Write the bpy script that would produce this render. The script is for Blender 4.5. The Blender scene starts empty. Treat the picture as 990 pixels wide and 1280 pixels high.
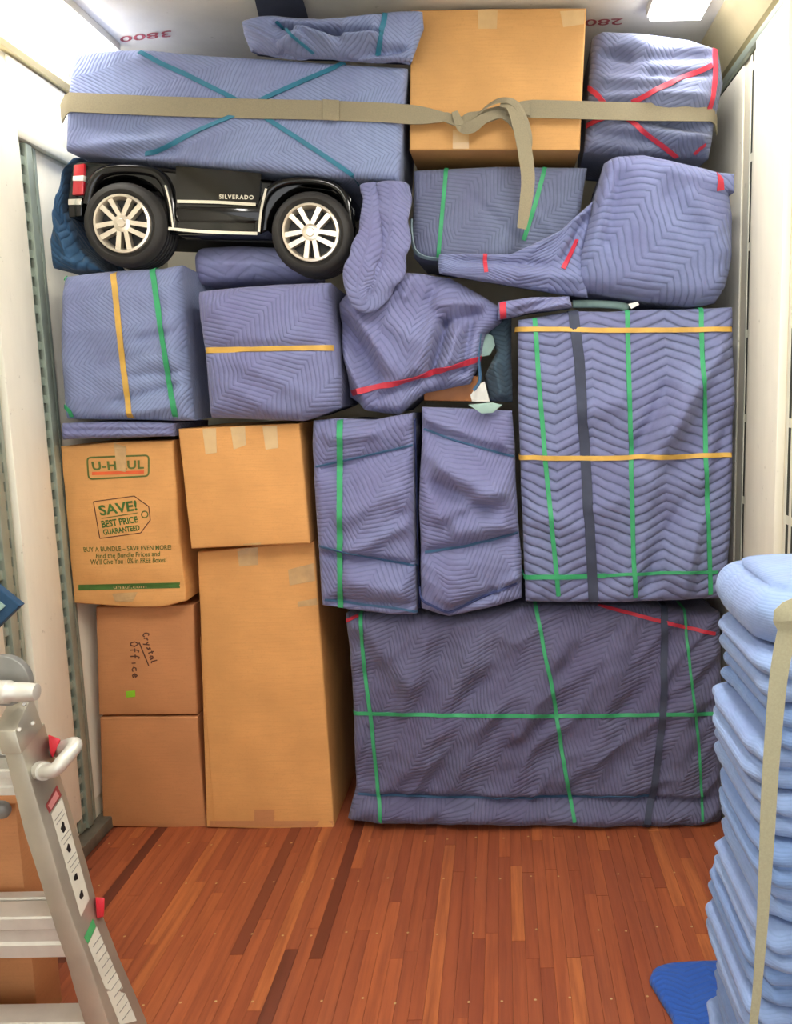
import bpy, bmesh, math, random
import numpy as np
from mathutils import Vector, Matrix
from mathutils.bvhtree import BVHTree

SC = bpy.context.scene
COL = SC.collection
random.seed(7)
PI = math.pi

# ------------------------------------------------------------------ camera
FPX, CX, CY = 1060.0, 630.0, 640.0          # focal length and optical axis, in 990x1280 pixels
PITCH, ROLL = math.radians(8.2), math.radians(1.0)
CAM = Vector((0, 0, 1.69))
RM = Matrix.Rotation(PI/2 - PITCH, 3, 'X') @ Matrix.Rotation(-ROLL, 3, 'Z')
cd = bpy.data.cameras.new('camera')
cam = bpy.data.objects.new('camera', cd)
COL.objects.link(cam)
cd.sensor_width = 36.0
cd.lens = FPX * 36.0 / 1280.0
cd.shift_x = -(CX - 495.0) / 1280.0
cam.matrix_world = Matrix.Translation(CAM) @ RM.to_4x4()
SC.camera = cam

# ------------------------------------------------------------------ world and exposure
SC.view_settings.view_transform = 'Standard'
SC.view_settings.look = 'None'
SC.view_settings.gamma = 1.0
SC.view_settings.use_curve_mapping = False
SC.view_settings.exposure = 1.47
W = bpy.data.worlds.new('world')
SC.world = W
W.use_nodes = True
W.node_tree.nodes['Background'].inputs[0].default_value = (0.95, 0.97, 1.0, 1)
W.node_tree.nodes['Background'].inputs[1].default_value = 1.0
LAMP_POWER = 24.0

# ------------------------------------------------------------------ pixel <-> place helpers
def ray(px, py):
    return RM @ Vector(((px - CX)/FPX, -(py - CY)/FPX, -1.0))
def at(px, py, Y):
    d = ray(px, py); return CAM + d*((Y - CAM.y)/d.y)
def atx(px, py, X):
    d = ray(px, py); return CAM + d*((X - CAM.x)/d.x)
def atz(px, py, Z):
    d = ray(px, py); return CAM + d*((Z - CAM.z)/d.z)
RMN = np.array(RM)
def at_arr(P, Y):
    d = np.stack([(P[..., 0]-CX)/FPX, -(P[..., 1]-CY)/FPX, -np.ones(P.shape[:-1])], -1) @ RMN.T
    return np.array(CAM) + d*(Y/d[..., 1])[..., None]

# ------------------------------------------------------------------ numpy noise
def vnoise(x, y, seed):
    r = np.random.RandomState(seed & 0xffff)
    p = r.permutation(256); v = r.uniform(-1, 1, 256)
    xi = np.floor(x).astype(int); yi = np.floor(y).astype(int)
    fx = x - xi; fy = y - yi
    fx = fx*fx*fx*(fx*(fx*6-15)+10); fy = fy*fy*fy*(fy*(fy*6-15)+10)
    def h(i, j): return v[p[(p[i & 255] + j) & 255]]
    return (h(xi, yi)*(1-fx)+h(xi+1, yi)*fx)*(1-fy) + (h(xi, yi+1)*(1-fx)+h(xi+1, yi+1)*fx)*fy
def fbm(x, y, seed, o=3):
    s = 0; a = 1.0
    for k in range(o):
        s = s + a*vnoise(x*2**k, y*2**k, seed+k*17); a *= 0.5
    return s

# ------------------------------------------------------------------ materials
def srgb(r, g, b):
    f = lambda c: (c/255/12.92) if c/255 <= 0.04045 else ((c/255+0.055)/1.055)**2.4
    return (f(r), f(g), f(b), 1)
class NT:
    def __init__(s, name):
        s.m = bpy.data.materials.new(name); s.m.use_nodes = True
        s.t = s.m.node_tree; s.b = s.t.nodes['Principled BSDF']
    def n(s, typ, **kw):
        k = s.t.nodes.new(typ)
        for a, v in kw.items(): setattr(k, a, v)
        return k
    def l(s, a, b): s.t.links.new(a, b)
    def math(s, op, a, b=None, c=None):
        k = s.n('ShaderNodeMath', operation=op)
        for i, v in enumerate((a, b, c)):
            if v is None: continue
            if isinstance(v, (int, float)): k.inputs[i].default_value = v
            else: s.l(v, k.inputs[i])
        return k.outputs[0]
    def noise(s, vec, scale, detail=3, rough=0.5):
        k = s.n('ShaderNodeTexNoise'); k.inputs['Scale'].default_value = scale
        k.inputs['Detail'].default_value = detail; k.inputs['Roughness'].default_value = rough
        if vec is not None: s.l(vec, k.inputs['Vector'])
        return k.outputs['Fac']
    def mix(s, fac, a, b, mode='MIX'):
        k = s.n('ShaderNodeMix', data_type='RGBA', blend_type=mode)
        if isinstance(fac, (int, float)): k.inputs[0].default_value = fac
        else: s.l(fac, k.inputs[0])
        for i, v in ((6, a), (7, b)):
            if isinstance(v, tuple): k.inputs[i].default_value = v
            else: s.l(v, k.inputs[i])
        return k.outputs[2]
    def rng(s, v, a, b, c, d, smooth=False):
        k = s.n('ShaderNodeMapRange', interpolation_type='SMOOTHSTEP' if smooth else 'LINEAR')
        s.l(v, k.inputs[0])
        for i, x in enumerate((a, b, c, d)): k.inputs[i+1].default_value = x
        return k.outputs[0]
    def bump(s, h, strength, dist, prev=None):
        k = s.n('ShaderNodeBump'); k.inputs['Strength'].default_value = strength
        k.inputs['Distance'].default_value = dist; s.l(h, k.inputs['Height'])
        if prev is not None: s.l(prev, k.inputs['Normal'])
        return k.outputs[0]

def plain(name, col, rough=0.6, metal=0.0, var=0.08, coat=0.0, scale=18, spec=0.5):
    t = NT(name)
    tc = t.n('ShaderNodeTexCoord')
    f = t.noise(tc.outputs['Object'], scale, 4)
    dark = tuple(c*(1-var*2.2) for c in col[:3])+(1,)
    lite = tuple(min(1, c*(1+var)) for c in col[:3])+(1,)
    t.l(t.mix(t.rng(f, 0.3, 0.7, 0, 1), dark, lite), t.b.inputs['Base Color'])
    t.b.inputs['Roughness'].default_value = rough
    t.b.inputs['Metallic'].default_value = metal
    t.b.inputs['Coat Weight'].default_value = coat
    t.b.inputs['Specular IOR Level'].default_value = spec
    return t.m

def quilt(name, col, sp=0.024, lam=0.12, slope=0.75, dark=0.62, bump=0.7, fine=False):
    """moving-blanket cloth: zigzag stitching from the UV map, which is in metres"""
    t = NT(name)
    uv = t.n('ShaderNodeUVMap')
    tc = t.n('ShaderNodeTexCoord')
    sx = t.n('ShaderNodeSeparateXYZ'); t.l(uv.outputs[0], sx.inputs[0])
    nz = t.noise(uv.outputs[0], 6, 2)
    nz = t.math('MULTIPLY', t.math('SUBTRACT', nz, 0.5), 0.03)
    u = t.math('ADD', sx.outputs[0], nz)
    tri = t.math('PINGPONG', u, lam)
    w = t.math('ADD', t.math('MULTIPLY', tri, slope), t.math('ADD', sx.outputs[1], nz))
    ph = t.math('FRACT', t.math('DIVIDE', w, sp))
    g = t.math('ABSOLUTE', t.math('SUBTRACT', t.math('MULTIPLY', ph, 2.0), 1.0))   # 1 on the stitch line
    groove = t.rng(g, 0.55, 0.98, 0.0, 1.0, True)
    wear = t.noise(tc.outputs['Object'], 2.6, 5, 0.6)
    wear2 = t.noise(tc.outputs['Object'], 45, 3, 0.6)
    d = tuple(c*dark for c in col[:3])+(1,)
    pale = tuple(min(1, c*1.16+0.012) for c in col[:3])+(1,)
    purp = (col[0]*1.02, col[1]*0.91, col[2]*0.97, 1)
    base = t.mix(t.rng(wear, 0.35, 0.68, 0, 1), purp, pale)
    base = t.mix(t.math('MULTIPLY', t.rng(wear2, 0.4, 0.75, 0, 1), 0.30), base, tuple(c*0.75 for c in col[:3])+(1,))
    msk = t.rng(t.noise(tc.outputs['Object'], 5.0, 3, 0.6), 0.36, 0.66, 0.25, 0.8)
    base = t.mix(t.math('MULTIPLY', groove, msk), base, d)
    t.l(base, t.b.inputs['Base Color'])
    h = t.math('SUBTRACT', 1.0, t.math('POWER', g, 2.4))
    nb = t.bump(h, bump, 0.006)
    wr = t.noise(tc.outputs['Object'], 22, 3, 0.5)
    nb = t.bump(wr, 0.35, 0.012, nb)
    t.l(nb, t.b.inputs['Normal'])
    t.b.inputs['Roughness'].default_value = 0.88
    t.b.inputs['Specular IOR Level'].default_value = 0.25
    t.b.inputs['Sheen Weight'].default_value = 0.12
    return t.m

def cardboard(name, col):
    t = NT(name)
    tc = t.n('ShaderNodeTexCoord')
    mp = t.n('ShaderNodeMapping'); mp.inputs['Scale'].default_value = (1, 1, 14)
    t.l(tc.outputs['Object'], mp.inputs[0])
    f = t.noise(tc.outputs['Object'], 5, 4); f2 = t.noise(mp.outputs[0], 12, 3)
    fl = t.noise(tc.outputs['Object'], 160, 2)
    b = t.mix(t.rng(f, 0.3, 0.7, 0, 1), tuple(c*0.86 for c in col[:3])+(1,), tuple(min(1, c*1.06) for c in col[:3])+(1,))
    b = t.mix(t.math('MULTIPLY', t.rng(f2, 0.45, 0.7, 0, 1), 0.35), b, tuple(c*0.82 for c in col[:3])+(1,))
    b = t.mix(t.math('MULTIPLY', t.rng(fl, 0.55, 0.75, 0, 1), 0.25), b, tuple(c*0.7 for c in col[:3])+(1,))
    t.l(b, t.b.inputs['Base Color'])
    t.l(t.bump(f2, 0.15, 0.003), t.b.inputs['Normal'])
    t.b.inputs['Roughness'].default_value = 0.72
    t.b.inputs['Specular IOR Level'].default_value = 0.3
    return t.m

def wood_floor():
    t = NT('plank_wood')
    oi = t.n('ShaderNodeObjectInfo'); tc = t.n('ShaderNodeTexCoord')
    ad = t.n('ShaderNodeVectorMath', operation='ADD')
    sc_ = t.n('ShaderNodeVectorMath', operation='SCALE'); sc_.inputs['Scale'].default_value = 1
    geo = t.n('ShaderNodeNewGeometry')
    cmb = t.n('ShaderNodeCombineXYZ'); t.l(t.math('MULTIPLY', oi.outputs['Random'], 37.0), cmb.inputs[0]); t.l(t.math('MULTIPLY', oi.outputs['Random'], 91.0), cmb.inputs[1])
    t.l(geo.outputs['Position'], ad.inputs[0]); t.l(cmb.outputs[0], ad.inputs[1])
    mp = t.n('ShaderNodeMapping'); mp.inputs['Scale'].default_value = (46, 2.2, 1); t.l(ad.outputs[0], mp.inputs[0])
    g = t.noise(mp.outputs[0], 1.0, 5, 0.65)
    mp2 = t.n('ShaderNodeMapping'); mp2.inputs['Scale'].default_value = (8, 1.3, 1); t.l(geo.outputs['Position'], mp2.inputs[0])
    g2 = t.noise(mp2.outputs[0], 1.6, 4, 0.6)
    cr = t.n('ShaderNodeValToRGB'); e = cr.color_ramp.elements
    e[0].position = 0.0; e[0].color = srgb(88, 44, 32)
    e[1].position = 1.0; e[1].color = srgb(184, 106, 60)
    for p, c in ((0.055, (116, 58, 40)), (0.10, (144, 74, 48)), (0.5, (158, 84, 52)), (0.82, (168, 90, 54)), (0.92, (180, 104, 60))):
        k = e.new(p); k.color = srgb(*c)
    t.l(oi.outputs['Random'], cr.inputs[0])
    b = t.mix(t.math('MULTIPLY', t.rng(g, 0.42, 0.7, 0, 1), 0.7), cr.outputs[0], srgb(116, 56, 38))
    b = t.mix(t.math('MULTIPLY', t.rng(g2, 0.5, 0.8, 0, 1), 0.3), b, srgb(130, 76, 56))
    t.l(b, t.b.inputs['Base Color'])
    t.l(t.rng(g2, 0.3, 0.7, 0.38, 0.55), t.b.inputs['Roughness'])
    t.l(t.bump(g, 0.12, 0.002), t.b.inputs['Normal'])
    t.b.inputs['Specular IOR Level'].default_value = 0.4
    return t.m

def painted(name, col, rough=0.55):
    t = NT(name)
    tc = t.n('ShaderNodeTexCoord')
    mp = t.n('ShaderNodeMapping'); mp.inputs['Scale'].default_value = (3, 3, 0.7); t.l(tc.outputs['Object'], mp.inputs[0])
    f = t.noise(mp.outputs[0], 3, 5, 0.6); s = t.noise(tc.outputs['Object'], 24, 4, 0.7)
    b = t.mix(t.rng(f, 0.35, 0.75, 0, 1), col, tuple(c*0.9 for c in col[:3])+(1,))
    b = t.mix(t.math('MULTIPLY', t.rng(s, 0.66, 0.74, 0, 1), 0.45), b, srgb(150, 140, 120))
    t.l(b, t.b.inputs['Base Color']); t.b.inputs['Roughness'].default_value = rough
    return t.m

def emit(name, col, s):
    t = NT(name)
    t.b.inputs['Base Color'].default_value = (0.9, 0.9, 0.9, 1)
    t.b.inputs['Emission Color'].default_value = col; t.b.inputs['Emission Strength'].default_value = s
    return t.m

M = {}
BL = srgb(116, 126, 178)
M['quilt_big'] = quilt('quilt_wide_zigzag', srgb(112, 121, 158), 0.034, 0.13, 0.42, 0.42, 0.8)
M['quilt_wide'] = quilt('quilt_wide_soft', srgb(110, 121, 160), 0.027, 0.12, 0.7, 0.66, 0.5)
M['quilt'] = quilt('quilt_zigzag', srgb(113, 119, 158), 0.019, 0.11, 0.75, 0.72, 0.45)
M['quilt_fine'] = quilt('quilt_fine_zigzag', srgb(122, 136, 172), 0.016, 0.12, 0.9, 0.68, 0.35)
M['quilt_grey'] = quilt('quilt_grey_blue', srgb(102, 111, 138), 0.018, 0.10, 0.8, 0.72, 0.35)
M['quilt_dull'] = quilt('quilt_dull_violet', srgb(92, 93, 122), 0.020, 0.09, 1.1, 0.62, 0.45)
M['quilt_pale'] = quilt('quilt_pale_lavender', srgb(136, 142, 184), 0.03, 0.12, 0.5, 0.85, 0.3)
M['quilt_teal'] = quilt('quilt_dark_teal', srgb(44, 80, 112), 0.03, 0.1, 0.7, 0.6, 0.5)
M['quilt_stack'] = quilt('quilt_light_blue', srgb(128, 154, 196), 0.012, 0.05, 0.2, 0.92, 0.15)
M['quilt_stack2'] = quilt('quilt_mid_blue', srgb(114, 144, 190), 0.012, 0.05, 0.2, 0.92, 0.15)
M['quilt_royal'] = quilt('quilt_royal_blue', srgb(38, 86, 172), 0.02, 0.07, 0.5, 0.85, 0.35)
M['lining'] = plain('pale_teal_lining', srgb(150, 178, 172), 0.9)
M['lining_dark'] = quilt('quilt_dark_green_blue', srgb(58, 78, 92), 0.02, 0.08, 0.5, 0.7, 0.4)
M['card'] = cardboard('cardboard_tan', srgb(200, 152, 94))
M['card_warm'] = cardboard('cardboard_warm', srgb(214, 156, 94))
M['card_dull'] = cardboard('cardboard_brown', srgb(194, 134, 88))
M['tape'] = plain('packing_tape', srgb(206, 172, 122), 0.25, 0, 0.04, 0.4)
M['tape_clear'] = plain('packing_tape_shiny', srgb(196, 158, 108), 0.18, 0, 0.07, 0.6, 30)
M['green'] = plain('rubber_green', srgb(52, 156, 102), 0.6)
M['teal'] = plain('rubber_teal', srgb(40, 112, 138), 0.6)
M['yellow'] = plain('rubber_yellow', srgb(202, 160, 72), 0.6)
M['red'] = plain('rubber_red', srgb(190, 46, 66), 0.55)
M['binding'] = plain('binding_dark', srgb(58, 64, 84), 0.8)
M['binding_blue'] = plain('binding_navy', srgb(58, 68, 116), 0.8)
M['binding_teal'] = plain('binding_teal', srgb(56, 92, 126), 0.8)
M['binding_grey'] = plain('binding_grey', srgb(120, 140, 150), 0.8)
M['web'] = plain('webbing_khaki', srgb(136, 127, 104), 0.85, 0, 0.05, 0, 260)
M['web_pale'] = plain('webbing_cream', srgb(164, 160, 134), 0.85, 0, 0.04, 0, 260)
M['black'] = plain('plastic_gloss_black', srgb(12, 12, 13), 0.10, 0, 0.1, 0.0, 18, 0.45)
M['black_flat'] = plain('plastic_black', srgb(22, 22, 24), 0.6)
M['tyre'] = plain('tyre_rubber', srgb(40, 38, 36), 0.62, 0, 0.12)
M['chrome'] = plain('chrome', srgb(225, 222, 214), 0.18, 1.0, 0.03)
M['rim'] = plain('rim_silver', srgb(226, 216, 200), 0.28, 0.75, 0.04)
M['alu'] = plain('ladder_aluminium', srgb(182, 177, 162), 0.4, 0.55, 0.06, 0, 9)
M['alu_white'] = plain('ladder_bright', srgb(208, 206, 198), 0.4, 0.4, 0.04)
M['steel'] = plain('ladder_hinge_grey', srgb(138, 138, 134), 0.5, 0.4)
M['track'] = plain('track_galvanised', srgb(168, 180, 168), 0.42, 0.45, 0.08, 0, 8)
M['track_cream'] = plain('track_painted', srgb(226, 224, 206), 0.5, 0.0, 0.05, 0, 8)
M['track_dark'] = plain('track_recess', srgb(52, 56, 48), 0.8)
M['wall'] = painted('wall_paint', srgb(236, 229, 208))
M['panel'] = painted('panel_paint', srgb(240, 235, 219))
M['cornice'] = painted('cornice_paint', srgb(196, 184, 146))
M['ceiling'] = painted('ceiling_paint', srgb(226, 222, 210))
M['curb'] = plain('curb_steel', srgb(112, 108, 96), 0.6, 0.3, 0.15)
M['wood'] = wood_floor()
M['oak'] = plain('oak_wood', srgb(176, 108, 52), 0.5)
M['paper'] = plain('paper_white', srgb(236, 234, 226), 0.8)
M['ink'] = plain('ink_olive', srgb(92, 104, 44), 0.7)
M['ink_green'] = plain('ink_green', srgb(66, 104, 40), 0.7)
M['ink_orange'] = plain('ink_orange', srgb(222, 96, 48), 0.7)
M['marker'] = plain('marker_brown', srgb(96, 58, 40), 0.7)
M['tag_green'] = plain('sticker_lime', srgb(140, 200, 40), 0.6)
M['text_red'] = plain('ceiling_letter_red', srgb(176, 84, 90), 0.6)
M['red_light'] = plain('tail_lamp_red', srgb(198, 28, 44), 0.2, 0, 0.06, 0.8)
M['white_gloss'] = plain('lamp_white', srgb(240, 238, 232), 0.2, 0, 0.02, 0.6)
M['label'] = plain('label_white', srgb(220, 218, 204), 0.5, 0, 0.03)
M['label_grey'] = plain('label_text_grey', srgb(150, 150, 142), 0.6)
M['label_green'] = plain('label_green', srgb(74, 170, 104), 0.5)
M['label_pink'] = plain('label_pink', srgb(226, 150, 150), 0.5)
M['label_red'] = plain('label_red', srgb(150, 60, 60), 0.5)
M['red_plastic'] = plain('plastic_red', srgb(206, 34, 52), 0.35, 0, 0.05, 0.4)
M['lamp_small'] = emit('small_lamp_diffuser', (1.0, 0.97, 0.92, 1), LAMP_POWER*0.4)
M['lamp'] = emit('lamp_diffuser', (1.0, 0.97, 0.9, 1), LAMP_POWER)

# ------------------------------------------------------------------ object helpers
def root_loc(o):
    v = Vector((0, 0, 0))
    while o is not None:
        v += o.location; o = o.parent
    return v
def link(name, verts, faces, mat, parent=None, smooth=True, sharp=None, loc=None, uv=None, fmat=None):
    """world-space verts -> one mesh object, child of parent"""
    me = bpy.data.meshes.new(name)
    V = np.asarray([tuple(v) for v in verts], float)
    off = root_loc(parent) if parent is not None else Vector(loc or (0, 0, 0))
    me.from_pydata((V - np.array(off)).tolist(), [], [list(map(int, f)) for f in faces])
    if uv is not None:
        ul = me.uv_layers.new(name='UVMap')
        li = np.empty(len(me.loops), int); me.loops.foreach_get('vertex_index', li)
        ul.data.foreach_set('uv', np.asarray(uv, float)[li].ravel())
    me.materials.append(mat)
    me.validate(); 
    if smooth:
        me.polygons.foreach_set('use_smooth', [True]*len(me.polygons))
        if sharp: me.set_sharp_from_angle(angle=math.radians(sharp))
    me.update()
    o = bpy.data.objects.new(name, me); COL.objects.link(o)
    if parent is not None: o.parent = parent
    else: o.location = off
    return o
def tag(o, label=None, cat=None, group=None, kind=None):
    if label: o['label'] = label
    if cat: o['category'] = cat
    if group: o['group'] = group
    if kind: o['kind'] = kind
    return o
def thing(name, loc, label, cat, group=None):
    o = bpy.data.objects.new(name, None); COL.objects.link(o); o.location = loc
    o.empty_display_size = 0.05
    return tag(o, label, cat, group)
def frombm(name, bm, mat, parent=None, smooth=False, sharp=None, loc=None):
    bm.verts.index_update()
    r = link(name, [v.co.copy() for v in bm.verts], [[v.index for v in f.verts] for f in bm.faces], mat, parent, smooth, sharp, loc)
    bm.free(); return r
def bm_box(bm, a, b, bevel=0.0):
    x0, y0, z0 = a; x1, y1, z1 = b
    vs = [bm.verts.new(p) for p in ((x0,y0,z0),(x1,y0,z0),(x1,y1,z0),(x0,y1,z0),(x0,y0,z1),(x1,y0,z1),(x1,y1,z1),(x0,y1,z1))]
    fs = [bm.faces.new([vs[i] for i in f]) for f in ((3,2,1,0),(4,5,6,7),(0,1,5,4),(1,2,6,5),(2,3,7,6),(3,0,4,7))]
    if bevel:
        es = list({e for f in fs for e in f.edges})
        bmesh.ops.bevel(bm, geom=es, offset=bevel, segments=2, affect='EDGES', profile=0.5)
def box(name, a, b, mat, parent=None, bevel=0.0, **kw):
    bm = bmesh.new(); bm_box(bm, [min(p, q) for p, q in zip(a, b)], [max(p, q) for p, q in zip(a, b)], bevel)
    return frombm(name, bm, mat, parent, smooth=bool(bevel), sharp=30 if bevel else None, **kw)
def hull(name, pts, mat, parent=None, bevel=0.0, loc=None):
    bm = bmesh.new()
    for p in pts: bm.verts.new(p)
    r = bmesh.ops.convex_hull(bm, input=bm.verts[:])
    junk = [g for g in r['geom_interior'] if isinstance(g, bmesh.types.BMVert)]
    if junk: bmesh.ops.delete(bm, geom=junk, context='VERTS')
    bmesh.ops.dissolve_limit(bm, angle_limit=0.02, verts=bm.verts[:], edges=bm.edges[:])
    if bevel: bmesh.ops.bevel(bm, geom=bm.edges[:], offset=bevel, segments=2, affect='EDGES', profile=0.5)
    return frombm(name, bm, mat, parent, smooth=bool(bevel), sharp=30 if bevel else None, loc=loc)
def poly_prism(name, pts, vec, mat, parent=None, bevel=0.0, loc=None):
    """planar outline (3D points) pushed along vec"""
    bm = bmesh.new(); vec = Vector(vec)
    a = [bm.verts.new(p) for p in pts]; b = [bm.verts.new(Vector(p)+vec) for p in pts]
    n = len(pts)
    bm.faces.new(a); bm.faces.new(b[::-1])
    for i in range(n): bm.faces.new((a[i], b[i], b[(i+1) % n], a[(i+1) % n]))
    bmesh.ops.recalc_face_normals(bm, faces=bm.faces[:])
    if bevel:
        es = [e for e in bm.edges if not (e.verts[0] in b or e.verts[1] in b)]
        bmesh.ops.bevel(bm, geom=es, offset=bevel, segments=3, affect='EDGES', profile=0.5)
    return frombm(name, bm, mat, parent, smooth=bool(bevel), sharp=40 if bevel else None, loc=loc)
def tube(name, pts, rad, mat, parent=None, n=12, flat=1.0, loc=None):
    pts = [Vector(p) for p in pts]; m = len(pts)
    rad = rad if isinstance(rad, (list, tuple)) else [rad]*m
    V = []; F = []
    prev = None
    for i, p in enumerate(pts):
        t = (pts[min(i+1, m-1)] - pts[max(i-1, 0)]).normalized()
        if prev is None:
            a = Vector((0, 1, 0)) if abs(t.y) < 0.9 else Vector((1, 0, 0))
            prev = (a - t*a.dot(t)).normalized()
        prev = (prev - t*prev.dot(t)).normalized(); q = t.cross(prev)
        for k in range(n):
            th = 2*PI*k/n; V.append(p + (prev*math.cos(th)*flat + q*math.sin(th))*rad[i])
    for i in range(m-1):
        for k in range(n):
            F.append((i*n+k, i*n+(k+1) % n, (i+1)*n+(k+1) % n, (i+1)*n+k))
    F.append(tuple(range(n))[::-1]); F.append(tuple((m-1)*n+k for k in range(n)))
    return link(name, V, F, mat, parent, True, 50, loc)
def smooth_path(pts, n=8):
    """Catmull-Rom through 3D points"""
    P = [Vector(p) for p in pts]; out = []
    for i in range(len(P)-1):
        a = P[max(i-1, 0)]; b = P[i]; c = P[i+1]; d = P[min(i+2, len(P)-1)]
        for k in range(n):
            t = k/n
            out.append(0.5*((2*b)+(c-a)*t+(2*a-5*b+4*c-d)*t*t+(3*b-a-3*c+d)*t**3))
    out.append(P[-1]); return out
def strip(name, pts, nrm, width, mat, parent=None, thick=0.003, lift=0.002, loc=None):
    m = len(pts); V = []; F = []
    width = width if isinstance(width, (list, tuple)) else [width]*m
    for i in range(m):
        t = (Vector(pts[min(i+1, m-1)]) - Vector(pts[max(i-1, 0)])).normalized()
        nn = Vector(nrm[i]); nn = (nn - t*nn.dot(t)); nn = nn.normalized() if nn.length > 1e-6 else Vector((0, -1, 0))
        s = t.cross(nn).normalized()*(width[i]/2); p = Vector(pts[i]) + nn*lift
        V += [p - s, p + s, p + s + nn*thick, p - s + nn*thick]
    for i in range(m-1):
        a = 4*i; b = a+4
        F += [(a, a+1, b+1, b), (a+1, a+2, b+2, b+1), (a+2, a+3, b+3, b+2), (a+3, a, b, b+3)]
    F += [(3, 2, 1, 0), (4*m-4, 4*m-3, 4*m-2, 4*m-1)]
    return link(name, V, F, mat, parent, True, 40, loc)

def resample(pts, step):
    out = []
    for a, b in zip(pts[:-1], pts[1:]):
        n = max(1, int(math.hypot(b[0]-a[0], b[1]-a[1])/step))
        for k in range(n): out.append((a[0]+(b[0]-a[0])*k/n, a[1]+(b[1]-a[1])*k/n))
    out.append(tuple(pts[-1])); return out
def cast(bvh, px, py):
    d = ray(px, py).normalized()
    h = bvh.ray_cast(CAM, d)
    return (h[0], h[1]) if h[0] is not None else (None, None)
def band(name, path, bvh, width, mat, parent, wrap='', thick=0.003, lift=0.002, smooth=3, step=4, label=None, back=0.12):
    P = []; N = []
    for q in resample(path, step):
        h, n = cast(bvh, *q)
        if h is None: continue
        if n.dot(ray(*q)) > 0: n = -n
        P.append(Vector(h)); N.append(Vector(n))
    if len(P) < 3: print('band misses', name, path); return None
    for _ in range(smooth):
        Q = [p.copy() for p in P]; R = [n.copy() for n in N]
        for i in range(1, len(P)-1):
            m = (P[i-1]+P[i]*2+P[i+1])/4
            Q[i] = Vector((m.x, min(m.y, P[i].y+0.0), m.z)); R[i] = (N[i-1]+N[i]+N[i+1]).normalized()
        P, N = Q, R
    if 'e' in wrap:
        t = (P[-1]-P[-3]); t.y = 0; t.normalize()
        e = P[-1]
        P += [e + t*0.004 + Vector((0, 0.012, 0)), e + t*0.005 + Vector((0, 0.04, 0)), e + t*0.004 + Vector((0, back, 0))]
        N += [(t+Vector((0, -0.4, 0))).normalized(), t, t]
    if 's' in wrap:
        t = (P[0]-P[2]); t.y = 0; t.normalize()
        e = P[0]
        P = [e + t*0.004 + Vector((0, back, 0)), e + t*0.005 + Vector((0, 0.04, 0)), e + t*0.004 + Vector((0, 0.012, 0))] + P
        N = [t, t, (t+Vector((0, -0.4, 0))).normalized()] + N
    o = strip(name, P, N, width, mat, parent, thick, lift)
    if label: o['label'] = label
    return o

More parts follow.
